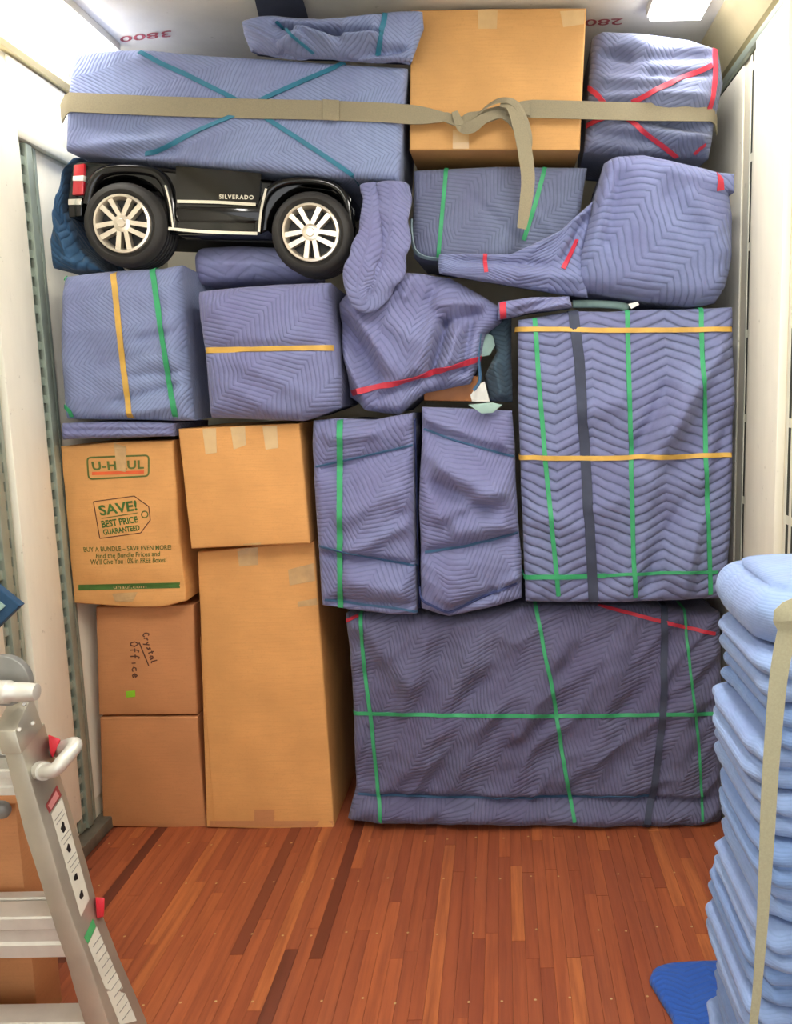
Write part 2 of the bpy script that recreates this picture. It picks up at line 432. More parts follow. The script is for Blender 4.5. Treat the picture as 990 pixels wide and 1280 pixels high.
# ------------------------------------------------------------------ the wrapped / boxed shape builder
def _pl(pts):
    p = np.array(pts, float); d = np.r_[0, np.cumsum(np.hypot(*np.diff(p, axis=0).T))]; d /= d[-1]
    # rounded (Catmull-like) by resampling + light smoothing
    def f(t): return np.stack([np.interp(t, d, p[:, 0]), np.interp(t, d, p[:, 1])], -1)
    return f
def _params(n, Wm, r):
    e = min(r/Wm, 0.3)
    a = np.linspace(0, 1, 6)**1.0
    edge = e*(1-np.cos(a*PI/2))
    mid = np.linspace(e, 1-e, max(n, 4))
    return np.r_[edge[:-1], mid, 1-edge[:-1][::-1]]
def seg_dist(P, a, b):
    a = np.array(a, float); b = np.array(b, float); ab = b-a
    t = np.clip(((P-a) @ ab)/(ab @ ab), 0, 1)
    return np.hypot(*np.moveaxis(P - (a + t[..., None]*ab), -1, 0)), t
def soft(name, T, B, Y, depth, mat, parent, L=(), R=(), bulge=0.03, r=0.03, amp=0.006, freq=7.0, wr=None,
         creases=(), seed=1, uvrot=0.0, taper=0.03, cell=3.5, sharp=None, tilt=0.0, edge_amp=None, back_lift=0.0, cm=1.9):
    """front face bounded by pixel polylines T, B (left to right) and L, R (inner points, top to bottom) standing at depth Y,
    rounded over its edges and closed by sides running back by depth"""
    T = list(T); B = list(B)
    fT, fB = _pl(T), _pl(B); fL, fR = _pl([T[0]]+list(L)+[B[0]]), _pl([T[-1]]+list(R)+[B[-1]])
    wpx = max(np.hypot(T[-1][0]-T[0][0], T[-1][1]-T[0][1]), np.hypot(B[-1][0]-B[0][0], B[-1][1]-B[0][1]), 4)
    hpx = max(abs(B[0][1]-T[0][1]), abs(B[-1][1]-T[-1][1]), 4)
    mpp = Y/FPX
    Wm, Hm = wpx*mpp, hpx*mpp
    r = min(r, 0.45*min(Wm, Hm))
    s = _params(int(wpx/cell), Wm, r); t = _params(int(hpx/cell), Hm, r)
    S, TT = np.meshgrid(s, t)
    c00, c10, c01, c11 = map(lambda q: np.array(q, float), (T[0], T[-1], B[0], B[-1]))
    s3, t3 = S[..., None], TT[..., None]
    P = (1-t3)*fT(S) + t3*fB(S) + (1-s3)*fL(TT) + s3*fR(TT) - ((1-s3)*(1-t3)*c00 + s3*(1-t3)*c10 + (1-s3)*t3*c01 + s3*t3*c11)
    Yb = Y + r*0.5 + tilt*(TT-0.5)
    base = at_arr(P, Yb)
    def q(d):
        d = np.clip(d, 0, r); return r - np.sqrt(np.maximum(r*r - (r-d)**2, 0))
    ds = np.minimum(S, 1-S)*Wm; dt = np.minimum(TT, 1-TT)*Hm
    rec = np.sqrt(q(ds)**2 + q(dt)**2)
    rec = np.minimum(rec, r)
    dy = rec - r*0.5 - bulge*np.sqrt(np.clip(4*S*(1-S), 0, 1)*np.clip(4*TT*(1-TT), 0, 1))
    X, Z = base[..., 0], base[..., 2]
    edge = np.clip(np.minimum(ds, dt)/max(r, 1e-3), 0, 1)
    if amp: dy = dy - amp*fbm(X*freq, Z*freq, seed, 3)*(0.4+0.6*edge)
    if wr:
        for (a, f1, f2, ang) in wr:
            ca, sa = math.cos(ang), math.sin(ang)
            nz = fbm((X*ca+Z*sa)*f1, (-X*sa+Z*ca)*f2, seed+5, 2)
            dy = dy - a*1.7*(1-np.abs(nz)*1.6)*(0.3+0.7*edge)
    for (x0, y0, x1, y1, w, h) in creases:
        d, tt = seg_dist(P, (x0, y0), (x1, y1))
        fade = np.clip(np.minimum(tt, 1-tt)*6+0.25, 0, 1)
        dy = dy - cm*h*np.exp(-(d/w)**2)*fade
    pos = base.copy(); pos[..., 1] += dy
    # in-plane waviness of the outline
    ea = amp*0.6 if edge_amp is None else edge_amp
    pos[..., 0] += ea*fbm(Z*6, X*6+3, seed+9, 2)*0.5; pos[..., 2] += ea*fbm(X*6, Z*6+9, seed+11, 2)*0.5
    nt, ns = S.shape
    V = pos.reshape(-1, 3)
    u = S*Wm; v = -TT*Hm
    # let the zigzag ride along real lengths
    cu, su = math.cos(uvrot), math.sin(uvrot)
    UV = np.stack([u*cu - v*su, u*su + v*cu], -1).reshape(-1, 2)
    idx = np.arange(nt*ns).reshape(nt, ns)
    F = []
    a, b, c, d_ = idx[:-1, :-1], idx[:-1, 1:], idx[1:, 1:], idx[1:, :-1]
    F += np.stack([d_, c, b, a], -1).reshape(-1, 4).tolist()
    ring = np.r_[idx[0, :-1], idx[:-1, -1], idx[-1, :0:-1], idx[:0:-1, 0]]
    outn = np.r_[np.tile([0, 1], (ns-1, 1)), np.tile([1, 0], (nt-1, 1)), np.tile([0, -1], (ns-1, 1)), np.tile([-1, 0], (nt-1, 1))].astype(float)
    rv = V[ring]; cen = rv.mean(0)
    K = max(2, int(depth/0.08)); n0 = len(V); m = len(ring)
    allV = [V]; allU = [UV]
    prev = ring
    ru = u.reshape(-1)[ring]; rvv = v.reshape(-1)[ring]
    yb = Y + depth
    for k in range(1, K+1):
        f = k/K
        w = rv.copy()
        w[:, 1] = rv[:, 1] + (yb - rv[:, 1])*f
        w[:, 0] = cen[0] + (rv[:, 0]-cen[0])*(1 - taper*f); w[:, 2] = cen[2] + (rv[:, 2]-cen[2])*(1 - taper*f) + back_lift*f
        if amp:
            w[:, 0] -= outn[:, 0]*abs(amp)*0.7*np.abs(fbm(w[:, 1]*9, w[:, 2]*9, seed+3, 2)); w[:, 2] -= outn[:, 1]*abs(amp)*0.7*np.abs(fbm(w[:, 0]*9, w[:, 1]*9, seed+4, 2))
        allV.append(w)
        uu = ru + outn[:, 0]*f*depth; vv = rvv + outn[:, 1]*f*depth
        allU.append(np.stack([uu*cu - vv*su, uu*su + vv*cu], -1))
        cur = n0 + (k-1)*m + np.arange(m)
        nx = np.roll(np.arange(m), -1)
        F += np.stack([prev, prev[nx], cur[nx], cur], -1).tolist()
        prev = cur
    last = allV[-1]; n1 = n0 + K*m
    bk = pos.reshape(-1, 3).copy(); bk[:, 1] = yb
    bk[:, 0] = cen[0] + (bk[:, 0]-cen[0])*(1-taper); bk[:, 2] = cen[2] + (bk[:, 2]-cen[2])*(1-taper) + back_lift
    remap = np.full(nt*ns, -1); remap[ring] = prev
    inner = np.where(remap < 0)[0]; remap[inner] = n1 + np.arange(len(inner))
    allV.append(bk[inner]); allU.append(UV[inner])
    F += np.stack([remap[a], remap[b], remap[c], remap[d_]], -1).reshape(-1, 4).tolist()
    V = np.concatenate(allV); UV = np.concatenate(allU)
    o = link(name, V, F, mat, parent, True, sharp, uv=UV)
    o['_v'] = 0; del o['_v']
    return o, BVHTree.FromPolygons([tuple(x) for x in V], [tuple(f) for f in F])

def base_of(B, Y, depth):
    p = [at(x, y, Y) for x, y in B]
    return Vector((sum(q.x for q in p)/len(p), Y + depth/2, min(q.z for q in p)))
def bundle(name, label, cat, T, B, Y, depth, mat, group=None, part='blanket_wrap', **kw):
    t = thing(name, base_of(B, Y, depth), label, cat, group)
    o, bv = soft(part, T, B, Y, depth, mat, t, **kw)
    return t, o, bv

# ------------------------------------------------------------------ print helpers (flat ink on real faces)
_font = None
def text_mesh(body, bold=0.0, space=1.0):
    cu = bpy.data.curves.new('t', 'FONT'); cu.body = body; cu.size = 1.0; cu.offset = bold; cu.space_character = space
    cu.resolution_u = 3
    ob = bpy.data.objects.new('t', cu); COL.objects.link(ob)
    me = bpy.data.meshes.new_from_object(ob)
    V = np.array([v.co[:2] for v in me.vertices]); F = [list(p.vertices) for p in me.polygons]
    bpy.data.objects.remove(ob); bpy.data.curves.remove(cu); bpy.data.meshes.remove(me)
    V = (V - V.min(0))/(V.max(0)-V.min(0))
    return V, F
def quad_px(q, V):
    """unit square (0,0 = lower left) -> pixel quad (tl, tr, br, bl)"""
    tl, tr, br, bl = map(np.array, q); u = V[:, :1]; v = V[:, 1:]
    return (1-u)*(1-v)*bl + u*(1-v)*br + u*v*tr + (1-u)*v*tl
def print_px(name, P, F, bvh, mat, parent, lift=0.0015):
    out = []
    for x, y in P:
        h, n = cast(bvh, x, y)
        if h is None: h = out[-1] if out else at(x, y, 3.1)
        else: h = h - ray(x, y).normalized()*lift
        out.append(h)
    return link(name, out, F, mat, parent, False)
def lettering(body, q, bvh, mat, parent, bold=0.0, name='lettering', lift=0.002, space=1.0):
    V, F = text_mesh(body, bold, space)
    return print_px(name, quad_px(q, V), F, bvh, mat, parent, lift)
def patch(name, q, bvh, mat, parent, n=6, lift=0.0015):
    g = np.linspace(0, 1, n+1); V = np.array([(a, b) for b in g for a in g])
    F = [(j*(n+1)+i, j*(n+1)+i+1, (j+1)*(n+1)+i+1, (j+1)*(n+1)+i) for j in range(n) for i in range(n)]
    return print_px(name, quad_px(q, V), F, bvh, mat, parent, lift)

def floorY(px, py): return atz(px, py, 0.0).y

# ================================================================== THE TRUCK BOX
XL, XR, ZC, YB, YF = -1.63, 0.885, 2.985, 4.3, -2.2
def struct(o): o['kind'] = 'structure'; return o

fl = struct(box('floor', (XL-0.06, YF, -0.06), (XR+0.06, YB, -0.022), M['track_dark']))
rp = random.Random(3)
pw = 0.041
bm = bmesh.new(); bm_box(bm, (-0.5, 0, -1), (0.5, 1, 0))
unit = bpy.data.meshes.new('plank'); bm.to_mesh(unit); bm.free(); unit.materials.append(M['wood'])
# bevelled unit plank, shared by all
bm = bmesh.new(); bm_box(bm, (-0.5, 0, -1), (0.5, 1, 0))
bmesh.ops.bevel(bm, geom=[e for e in bm.edges if abs(e.verts[0].co.z) < 1e-6 and abs(e.verts[1].co.z) < 1e-6 and abs(e.verts[0].co.x-e.verts[1].co.x) < 1e-6], offset=0.015, segments=1, affect='EDGES')
bm.to_mesh(unit); bm.free()
plank_n = 0
x = XL-0.05
while x < XR+0.05:
    y = 0.75 - rp.uniform(0, 0.5)
    while y < 3.6:
        ln = rp.choice((0.45, 0.7, 0.95, 1.2, 1.5))*rp.uniform(0.85, 1.15)
        o = bpy.data.objects.new('plank', unit); COL.objects.link(o); o.parent = fl
        o.location = (x + pw/2, y, -0.0008*rp.random())
        o.scale = (pw-0.0006, ln-0.001, 0.022)
        y += ln; plank_n += 1
    x += pw
print('planks', plank_n)
# plug dots along the cross members
bm = bmesh.new()
for yy in (2.16, 2.46, 2.76, 3.02):
    xx = XL+0.1
    while xx < XR-0.05:
        if rp.random() < 0.75:
            mt = Matrix.Translation((xx+rp.uniform(-.01, .01), yy+rp.uniform(-.012, .012), 0.0003)) @ Matrix.Scale(0.12, 4, (0, 0, 1))
            bmesh.ops.create_icosphere(bm, subdivisions=1, radius=0.0045, matrix=mt)
        xx += 0.10
sc = frombm('screw_heads', bm, M['tape'], fl); sc['kind'] = 'stuff'

# walls: a base skin, lining panels proud of it, tracks, curb
wl = struct(box('wall_left', (XL-0.06, YF, -0.06), (XL, YB, ZC+0.05), M['wall']))
wr_ = struct(box('wall_right', (XR, YF, -0.06), (XR+0.06, YB, ZC+0.05), M['wall']))
struct(box('wall_back', (XL-0.06, YB, -0.06), (XR+0.06, YB+0.06, ZC+0.05), M['wall']))
ce = struct(box('ceiling', (XL-0.06, YF, ZC), (XR+0.06, YB, ZC+0.06), M['ceiling']))
PANELS = {}
# left lining panels between the tracks
for y0, y1, zt, d in ((-2.1, -0.6, 2.77, .032), (-0.45, 1.0, 2.77, .032), (1.15, 2.62, 2.77, .032), (2.77, 2.985, 2.77, .032), (3.13, 4.2, 2.54, .008)):
    box('panel', (XL, y0, 0.13), (XL+d, y1, zt), M['panel'], wl, 0.004)
box('panel', (XL, 3.0, 2.61), (XL+0.012, 4.2, 2.82), M['panel'], wl, 0.004)
for y0, y1 in ((-2.1, -0.6), (-0.45, 0.9), (1.05, 2.48), (2.66, 2.985), (3.2, 4.2)):
    box('panel', (XR-0.028 if y0 != 3.2 else XR-0.008, y0, 0.13), (XR, y1, 2.815), M['panel'], wr_, 0.004)
struct(box('trim_1', (XL, 2.99, 2.555), (XL+0.03, 4.2, 2.605), M['track_cream'], bevel=0.006))
struct(box('trim_2', (XR-0.022, -2.1, 2.82), (XR, 4.2, 2.85), M['track'], bevel=0.006))
def cornice(name, x, s, mat, pr):
    return struct(poly_prism(name, [Vector((x+s*a, -2.1, b)) for a, b in pr], (0, 6.3, 0), mat))
cornice('trim_3', XL, 1, M['cornice'], [(0, 2.825), (0.03, 2.825), (0.042, 2.84), (0.042, 2.868), (0.03, 2.88), (0, 2.88)])
cornice('trim_4', XR, -1, M['cornice'], [(0, 2.87), (0.02, 2.875), (0.085, 2.95), (0.105, 2.97), (0.105, ZC), (0, ZC)])
cornice('trim_11', XL, 1, M['ceiling'], [(0, 2.885), (0.015, 2.885), (0.075, ZC-0.012), (0.08, ZC), (0, ZC)])
struct(box('baseboard_left', (XL, -2.1, 0.0), (XL+0.06, 4.2, 0.05), M['curb'], bevel=0.005))
struct(box('baseboard_right', (XR-0.05, -2.1, 0.0), (XR, 4.2, 0.05), M['curb'], bevel=0.005))

def etrack(name, x, s, y0, y1, z0, z1, mat, pitch=0.062, low=False):
    """vertical logistic track: dark back, two rims, raised centre rib, cross bars leaving slots"""
    r = struct(box(name, (x, y0, z0), (x+s*0.004, y1, z1), M['track_dark']))
    w = y1-y0
    def sl(a, b, d): box('rail', (x+s*0.003, y0+a*w, z0), (x+s*d, y0+b*w, z1), mat, r, 0.001)
    
    if low: sl(0, 0.2, 0.006); sl(0.84, 1.0, 0.006); sl(0.46, 0.62, 0.006)
    else: sl(0, 0.14, 0.016); sl(0.86, 1.0, 0.016); sl(0.34, 0.66, 0.024)
    bm = bmesh.new(); z = z0
    while z < z1-0.05:
        for a, b in ((0.13, 0.47), (0.61, 0.87)):
            xa, xb = sorted((x+s*0.003, x+s*(0.005 if low else 0.014))); bm_box(bm, (xa, y0+a*w, z), (xb, y0+b*w, z+0.028))
        z += pitch
    o = frombm('cross_bars', bm, mat, r); o['kind'] = 'stuff'
    return r
etrack('trim_5', XL, 1, 2.635, 2.755, 0.06, 2.76, M['track'])
etrack('trim_6', XL, 1, 3.0, 3.115, 0.06, 2.55, M['track'])
etrack('trim_7', XR, -1, 2.51, 2.64, 0.06, 2.815, M['track_cream'], 0.3, True)
etrack('trim_8', XR, -1, 3.0, 3.12, 0.06, 2.815, M['track_cream'], 0.3, True)
etrack('trim_9', XL, 1, 1.02, 1.13, 0.06, 2.76, M['track'])
etrack('trim_10', XR, -1, 0.92, 1.03, 0.06, 2.815, M['track_cream'], 0.3, True)

# ceiling lamps (in view and further towards the open rear doors, plus one added to brighten the walls)
lamp_places = [(-1.28, 2.72, 'in the ceiling corner above the left wall', 0.34), (0.56, 2.86, 'in the ceiling corner above the right wall', 0.3)]
def lamp(x, y, label, ln, wd=0.14, mat='lamp'):
    t = thing('ceiling_light', (x, y, ZC), label, 'ceiling light', 'ceiling lamps')
    box('housing', (x-wd/2, y-ln/2, ZC-0.03), (x+wd/2, y+ln/2, ZC), M['ceiling'], t, 0.005)
    box('diffuser', (x-wd/2+0.012, y-ln/2+0.012, ZC-0.045), (x+wd/2-0.012, y+ln/2-0.012, ZC-0.028), M[mat], t, 0.004)
lamp(-1.47, 3.06, 'glowing rectangular lamp at the ceiling edge above the left wall', 0.6, 0.16, 'lamp_small')
lamp(0.62, 2.98, 'glowing rectangular lamp at the ceiling edge by the right wall', 0.34, 0.2, 'lamp_small')
lamp(0.3, 1.9, 'added fill lamp, out of view above the middle of the floor, in front of the load', 0.7)  # extra lamp out of view, added to lift the left wall panels
lamp(-0.9, 1.0, 'ceiling lamp above the ladder side, nearer the doors', 0.9)
lamp(0.2, 1.0, 'ceiling lamp above the pad stack side, nearer the doors', 0.9)
# stencilled numbers on the ceiling, read from the other side
def ceil_text(body, q, nm):
    V, F = text_mesh(body, 0.01)
    V = 1 - V
    P = quad_px(q, V)
    o = link(nm, [atz(a, b, ZC-0.002) for a, b in P], F, M['text_red'], ce, False); return o
ceil_text('3800', ((150, 46), (214, 38), (214, 46), (150, 53)), 'lettering')
ceil_text('2800', ((716, 25), (779, 23), (777, 31), (714, 33)), 'lettering')

# ================================================================== CARDBOARD BOXES
CARD = dict(bulge=0.006, r=0.007, amp=0.0022, freq=5, taper=0.0, sharp=35, cell=7, cm=1.0)
def carton(label, T, B, Y, depth, mat, group='cardboard boxes in the load', **kw):
    k = dict(CARD); k.update(kw)
    t = thing('cardboard_box', base_of(B, Y, depth), label, 'box', group)
    o, bv = soft('carton', T, B, Y, depth, mat, t, **k)
    return t, bv
Ybox = floorY(330, 1035)
print('Y floor left', floorY(130, 1034), 'tall', Ybox, 'bundle', floorY(470, 1029), floorY(880, 1028))
YL = floorY(190, 1034)
t, bv = carton('plain brown cardboard box on the floor, lowest at the left of the stack', [(125, 897), (247, 896)], [(129, 1033), (258, 1035)], YL, 0.5, M['card_dull'], seed=3)
band('flap_seam', [(126, 899), (247, 898)], bv, 0.003, M['card_dull'], t, thick=0.001, lift=0.0005)
t, bv = carton('brown cardboard box with handwriting and a lime dot sticker', [(120, 759), (242, 756)], [(124, 894), (247, 893)], YL+0.005, 0.5, M['card_dull'], seed=4)
patch('sticker', ((157, 864), (169, 863), (169, 871), (158, 872)), bv, M['tag_green'], t, 2)['label'] = 'lime green sticker'
STK = {'C': [[(.9, .8), (.5, 1), (.1, .6), (.1, .3), (.5, 0), (.9, .2)]], 'r': [[(.1, 0), (.2, .55), (.5, .45), (.8, .55)]], 'y': [[(.1, .5), (.4, .1)], [(.8, .55), (.2, -.4)]],
    's': [[(.8, .5), (.3, .5), (.7, .2), (.1, .0)]], 't': [[(.4, .9), (.4, .1), (.7, 0)], [(.1, .6), (.8, .6)]], 'a': [[(.8, .5), (.3, .5), (.1, .2), (.4, 0), (.8, .5), (.9, 0)]],
    'l': [[(.4, 1), (.35, .1), (.7, 0)]], 'O': [[(.5, 1), (.1, .6), (.2, .1), (.6, 0), (.9, .5), (.5, 1), (.3, .9)]], 'f': [[(.9, .9), (.6, 1), (.4, .6), (.4, -.1)], [(.1, .5), (.8, .5)]],
    'i': [[(.5, .5), (.5, 0)], [(.5, .75), (.55, .85)]], 'c': [[(.8, .5), (.3, .5), (.1, .2), (.5, 0), (.9, .1)]], 'e': [[(.1, .3), (.8, .35), (.5, .6), (.15, .3), (.4, 0), (.9, .1)]]}
def handwriting(word, p0, p1, h, bv, parent):
    a = np.array(p0, float); b = np.array(p1, float); d = (b-a)/len(word); u = (b-a)/np.linalg.norm(b-a); up = np.array((u[1], -u[0]))*h
    for i, ch in enumerate(word):
        for st_ in STK[ch]:
            band('handwriting', [tuple(a + d*(i+x*0.9) + up*y) for x, y in st_], bv, 0.0045, M['marker'], parent, thick=0.0005, lift=0.0008, smooth=0, step=0.8)
handwriting('Crystal', (178, 792), (190, 831), 8, bv, t)
handwriting('Office', (163, 802), (166, 849), 10, bv, t)
band('underline', [(174, 803), (186, 832)], bv, 0.0045, M['marker'], t, thick=0.0006, lift=0.0005)
band('tape_strip', [(124, 765), (127, 790), (127, 792)], bv, 0.012, M['card_dull'], t, thick=0.0006, lift=0.0005)

t, bv = carton('tall cardboard box standing on the floor under the taped box', [(247, 690), (320, 683), (393, 676)], [(258, 1034), (340, 1036), (418, 1035)], Ybox, 0.55, M['card_warm'], seed=5, L=[(250, 760), (253, 850)], R=[(405, 850)])
patch('tape_strip', ((296, 686), (322, 684), (323, 706), (299, 708)), bv, M['tape_clear'], t, 3)
patch('tape_strip', ((360, 712), (392, 704), (394, 726), (362, 732)), bv, M['tape_clear'], t, 3)
patch('tape_strip', ((372, 752), (396, 748), (397, 756), (372, 759)), bv, M['tape_clear'], t, 3)
band('edge_fold', [(246, 692), (255, 860), (268, 1030)], bv, 0.004, M['card_warm'], t, thick=0.001)
patch('tape_strip', ((318, 1012), (343, 1012), (343, 1030), (318, 1030)), bv, M['card_dull'], t, 3)
patch('tape_strip', ((262, 1026), (416, 1026), (417, 1034), (262, 1033)), bv, M['card_dull'], t, 3)

t, bv = carton('cardboard box with three tape strips on its top edge, on the tall box', [(223, 536), (300, 532), (374, 529)], [(239, 686), (388, 679)], Ybox-0.07, 0.5, M['card_warm'], seed=6, L=[(230, 600)], R=[(381, 600)])
for q in (((253, 536), (270, 535), (271, 566), (257, 568)), ((288, 534), (306, 533), (308, 556), (292, 562)), ((328, 533), (346, 532), (348, 560), (332, 562))):
    patch('tape_strip', q, bv, M['tape'], t, 3)
patch('tape_strip', ((304, 683), (326, 681), (326, 678), (304, 680)), bv, M['tape_clear'], t, 2)

# box printed with the rental shop's logo
t, bv = carton('printed cardboard moving box with green lettering, under the folded blanket', [(76, 558), (150, 552), (217, 550)], [(93, 754), (130, 757), (170, 759), (205, 758), (233, 751)], YL-0.07, 0.5, M['card_warm'],
               seed=7, L=[(84, 650)], R=[(222, 640)], bulge=0.012, amp=0.005, freq=9, creases=[(95, 735, 238, 733, 5, -0.006), (92, 590, 100, 750, 3, 0.004), (226, 600, 236, 740, 3, 0.004)])
# rounded frame, logo, underline
def frame(q, rad, w, mat, nm='frame'):
    (x0, y0), (x1, y1), (x2, y2), (x3, y3) = q
    pts = []
    cs = [(x0, y0), (x1, y1), (x2, y2), (x3, y3)]
    for i in range(4):
        p = np.array(cs[i], float); a = np.array(cs[i-1], float); b = np.array(cs[(i+1) % 4], float)
        ua = (a-p)/np.linalg.norm(a-p)*rad; ub = (b-p)/np.linalg.norm(b-p)*rad
        for k in (0, 0.33, 0.67, 1): pts.append(tuple((1-k)**2*(p+ua) + 2*k*(1-k)*p + k*k*(p+ub)))
    pts.append(pts[0])
    return band(nm, pts, bv, w, mat, t, thick=0.0006, lift=0.001, smooth=0, step=2)
frame(((109, 572), (186, 569), (186, 595), (111, 599)), 5, 0.006, M['ink'], 'logo_frame')
lettering('U-HAUL', ((114, 577), (180, 575), (180, 586), (116, 588)), bv, M['ink'], t, 0.035, space=1.08)
patch('underline', ((115, 590), (180, 588), (180, 592), (115, 594)), bv, M['ink_orange'], t, 4)['label'] = 'orange printed underline'
patch('tape_strip', ((142, 553), (158, 552), (157, 590), (146, 588)), bv, M['tape_clear'], t, 5, 0.003)
band('price_tag_print', [(117, 627), (125, 673), (176, 666), (188, 650), (186, 633), (168, 620), (117, 627)], bv, 0.003, M['marker'], t, thick=0.0006, lift=0.001, smooth=0, step=2)
lettering('SAVE!', ((122, 632), (170, 625), (172, 638), (126, 645)), bv, M['ink_green'], t, 0.03)
band('rule', [(127, 648), (172, 641)], bv, 0.003, M['ink'], t, thick=0.0006, lift=0.001)
lettering('BEST PRICE', ((126, 651), (171, 645), (173, 653), (128, 660)), bv, M['ink_green'], t, 0.03)
lettering('GUARANTEED', ((128, 662), (174, 656), (175, 663), (130, 669)), bv, M['ink_green'], t, 0.03)
ring = [(181+4*math.cos(a), 643+4*math.sin(a)) for a in np.linspace(0, 2*PI, 14)]
band('ring', ring, bv, 0.004, M['ink'], t, thick=0.0006, lift=0.001, smooth=0, step=2)
lettering('BUY A BUNDLE \u2013 SAVE EVEN MORE!', ((104, 684), (214, 681), (214, 687), (105, 690)), bv, M['ink'], t, 0.012)
lettering('Find the Bundle Prices and', ((120, 692), (200, 689), (200, 695), (120, 698)), bv, M['ink'], t, 0.012)
lettering("We'll Give You 10% in FREE Boxes!", ((113, 699), (208, 696), (208, 703), (113, 706)), bv, M['ink'], t, 0.012)
patch('stripe', ((98, 731), (225, 728), (225, 735), (98, 738)), bv, M['ink_green'], t, 10)['label'] = 'dark green printed stripe'
lettering('uhaul.com', ((142, 732), (183, 731), (183, 735), (142, 736)), bv, M['tape'], t, 0.0, lift=0.003)
patch('tape_strip', ((140, 742), (172, 740), (166, 752), (144, 752)), bv, M['tape_clear'], t, 4, 0.003)

# big box at the top
t, bvtop = carton('big clean cardboard box at the very top under the strap', [(513, 13), (620, 11), (733, 10)], [(512, 188), (620, 188), (725, 188)], 3.08, 0.5, M['card'], seed=8)
patch('tape_strip', ((597, 12), (622, 12), (621, 36), (598, 36)), bvtop, M['tape'], t, 3)
patch('tape_strip', ((700, 14), (731, 12), (730, 30), (704, 34)), bvtop, M['tape'], t, 3)
patch('tape_strip', ((566, 162), (586, 162), (586, 186), (566, 186)), bvtop, M['tape'], t, 3)
box3 = t

# ================================================================== WRAPPED BUNDLES
RB = 0.014
G = 'blanket-wrapped bundles in the load'
# 18 bottom right, long
Y18 = (floorY(470, 1029)+floorY(880, 1028))/2 - 0.02
T18 = [(432, 768), (470, 767), (520, 770), (560, 771), (620, 763), (660, 757), (760, 756), (830, 760), (900, 766)]
B18 = [(434, 1024), (470, 1029), (620, 1030), (720, 1030), (770, 1033), (826, 1033), (902, 1028)]
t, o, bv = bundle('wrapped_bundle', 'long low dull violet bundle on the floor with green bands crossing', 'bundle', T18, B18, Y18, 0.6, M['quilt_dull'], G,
    L=[(440, 850), (444, 985)], R=[(902, 900)], bulge=0.03, r=0.03, amp=0.009, seed=21, cm=2.6, uvrot=0.5, wr=[(0.011, 3.0, 9, 0.75)],
    creases=[(450, 770, 520, 860, 14, 0.012), (540, 780, 500, 900, 12, 0.012), (600, 800, 520, 960, 14, 0.014), (620, 870, 560, 990, 12, 0.012), (700, 800, 640, 930, 16, 0.012), (470, 900, 450, 985, 12, -0.01),
             (440, 994, 900, 997, 5, -0.016), (440, 1012, 900, 1014, 12, 0.014), (770, 820, 740, 980, 16, 0.010), (860, 830, 850, 960, 14, 0.010)])
band('rubber_band', [(451, 770), (455, 830), (464, 900), (472, 975), (476, 1027)], bv, RB, M['green'], t, 'se', label='green rubber band')
band('rubber_band', [(670, 760), (690, 860), (706, 960), (718, 1027)], bv, RB, M['green'], t, 'se', label='green rubber band')
band('rubber_band', [(855, 764), (864, 850), (874, 940), (878, 1026)], bv, RB*0.7, M['green'], t, 'se', label='green rubber band')
band('rubber_band', [(440, 891), (560, 894), (700, 895), (830, 893), (896, 892)], bv, RB, M['green'], t, 'se', label='green rubber band')
band('rubber_band', [(748, 757), (800, 770), (850, 782), (893, 792)], bv, RB, M['red'], t, 'e', label='red rubber band')
band('rubber_band', [(434, 776), (448, 770)], bv, RB, M['red'], t, '', label='red rubber band', step=2)
band('binding_edge', [(830, 762), (830, 850), (828, 900), (818, 980), (808, 1031)], bv, 0.026, M['binding'], t, 'se', thick=0.006, label='dark bound blanket edge')
band('binding_edge', [(448, 992), (560, 997), (700, 996), (820, 994)], bv, 0.008, M['binding_teal'], t, '', thick=0.003)

# 17 big right
T17 = [(648, 400), (690, 393), (716, 388), (760, 389), (917, 384)]
B17 = [(657, 752), (750, 754), (907, 748)]
Y17 = 3.02
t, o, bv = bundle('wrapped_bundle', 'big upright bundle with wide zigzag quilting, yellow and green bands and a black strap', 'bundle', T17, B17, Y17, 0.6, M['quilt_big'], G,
    L=[(648, 500), (653, 640)], R=[(918, 500), (914, 640)], bulge=0.022, r=0.03, amp=0.006, seed=22, cm=2.8,
    wr=[(0.005, 2.0, 6, 0.6)],
    creases=[(860, 460, 800, 620, 20, 0.016), (840, 470, 790, 570, 10, -0.012), (890, 560, 830, 740, 18, 0.014), (868, 600, 800, 745, 12, -0.010), (810, 600, 790, 740, 12, 0.008), (720, 520, 780, 500, 16, 0.010), (735, 640, 780, 620, 14, 0.008), (880, 400, 915, 520, 14, 0.008), (905, 420, 820, 560, 12, 0.012), (915, 520, 845, 700, 10, -0.010), (870, 640, 850, 750, 10, 0.010), (660, 430, 710, 420, 14, 0.006), (665, 640, 735, 660, 16, 0.006)])
big17, bv17 = t, bv
for p in ([(668, 392), (674, 480), (682, 580), (692, 680), (698, 744)], [(784, 390), (786, 480), (789, 580), (792, 680), (794, 746)], [(876, 387), (880, 480), (882, 580), (886, 680), (888, 742)]):
    band('rubber_band', p, bv, RB*1.15, M['green'], t, 'se', label='green rubber band')
band('rubber_band', [(648, 412), (740, 413), (830, 413), (916, 412)], bv, RB*1.2, M['yellow'], t, 'se', thick=0.004, lift=0.004, label='yellow rubber band')
band('rubber_band', [(653, 572), (740, 573), (830, 571), (916, 569)], bv, RB*1.2, M['yellow'], t, 'se', thick=0.004, lift=0.004, label='yellow rubber band')
band('rubber_band', [(658, 721), (706, 721), (757, 719)], bv, RB*1.2, M['green'], t, 's', thick=0.004, lift=0.003, label='green rubber band')
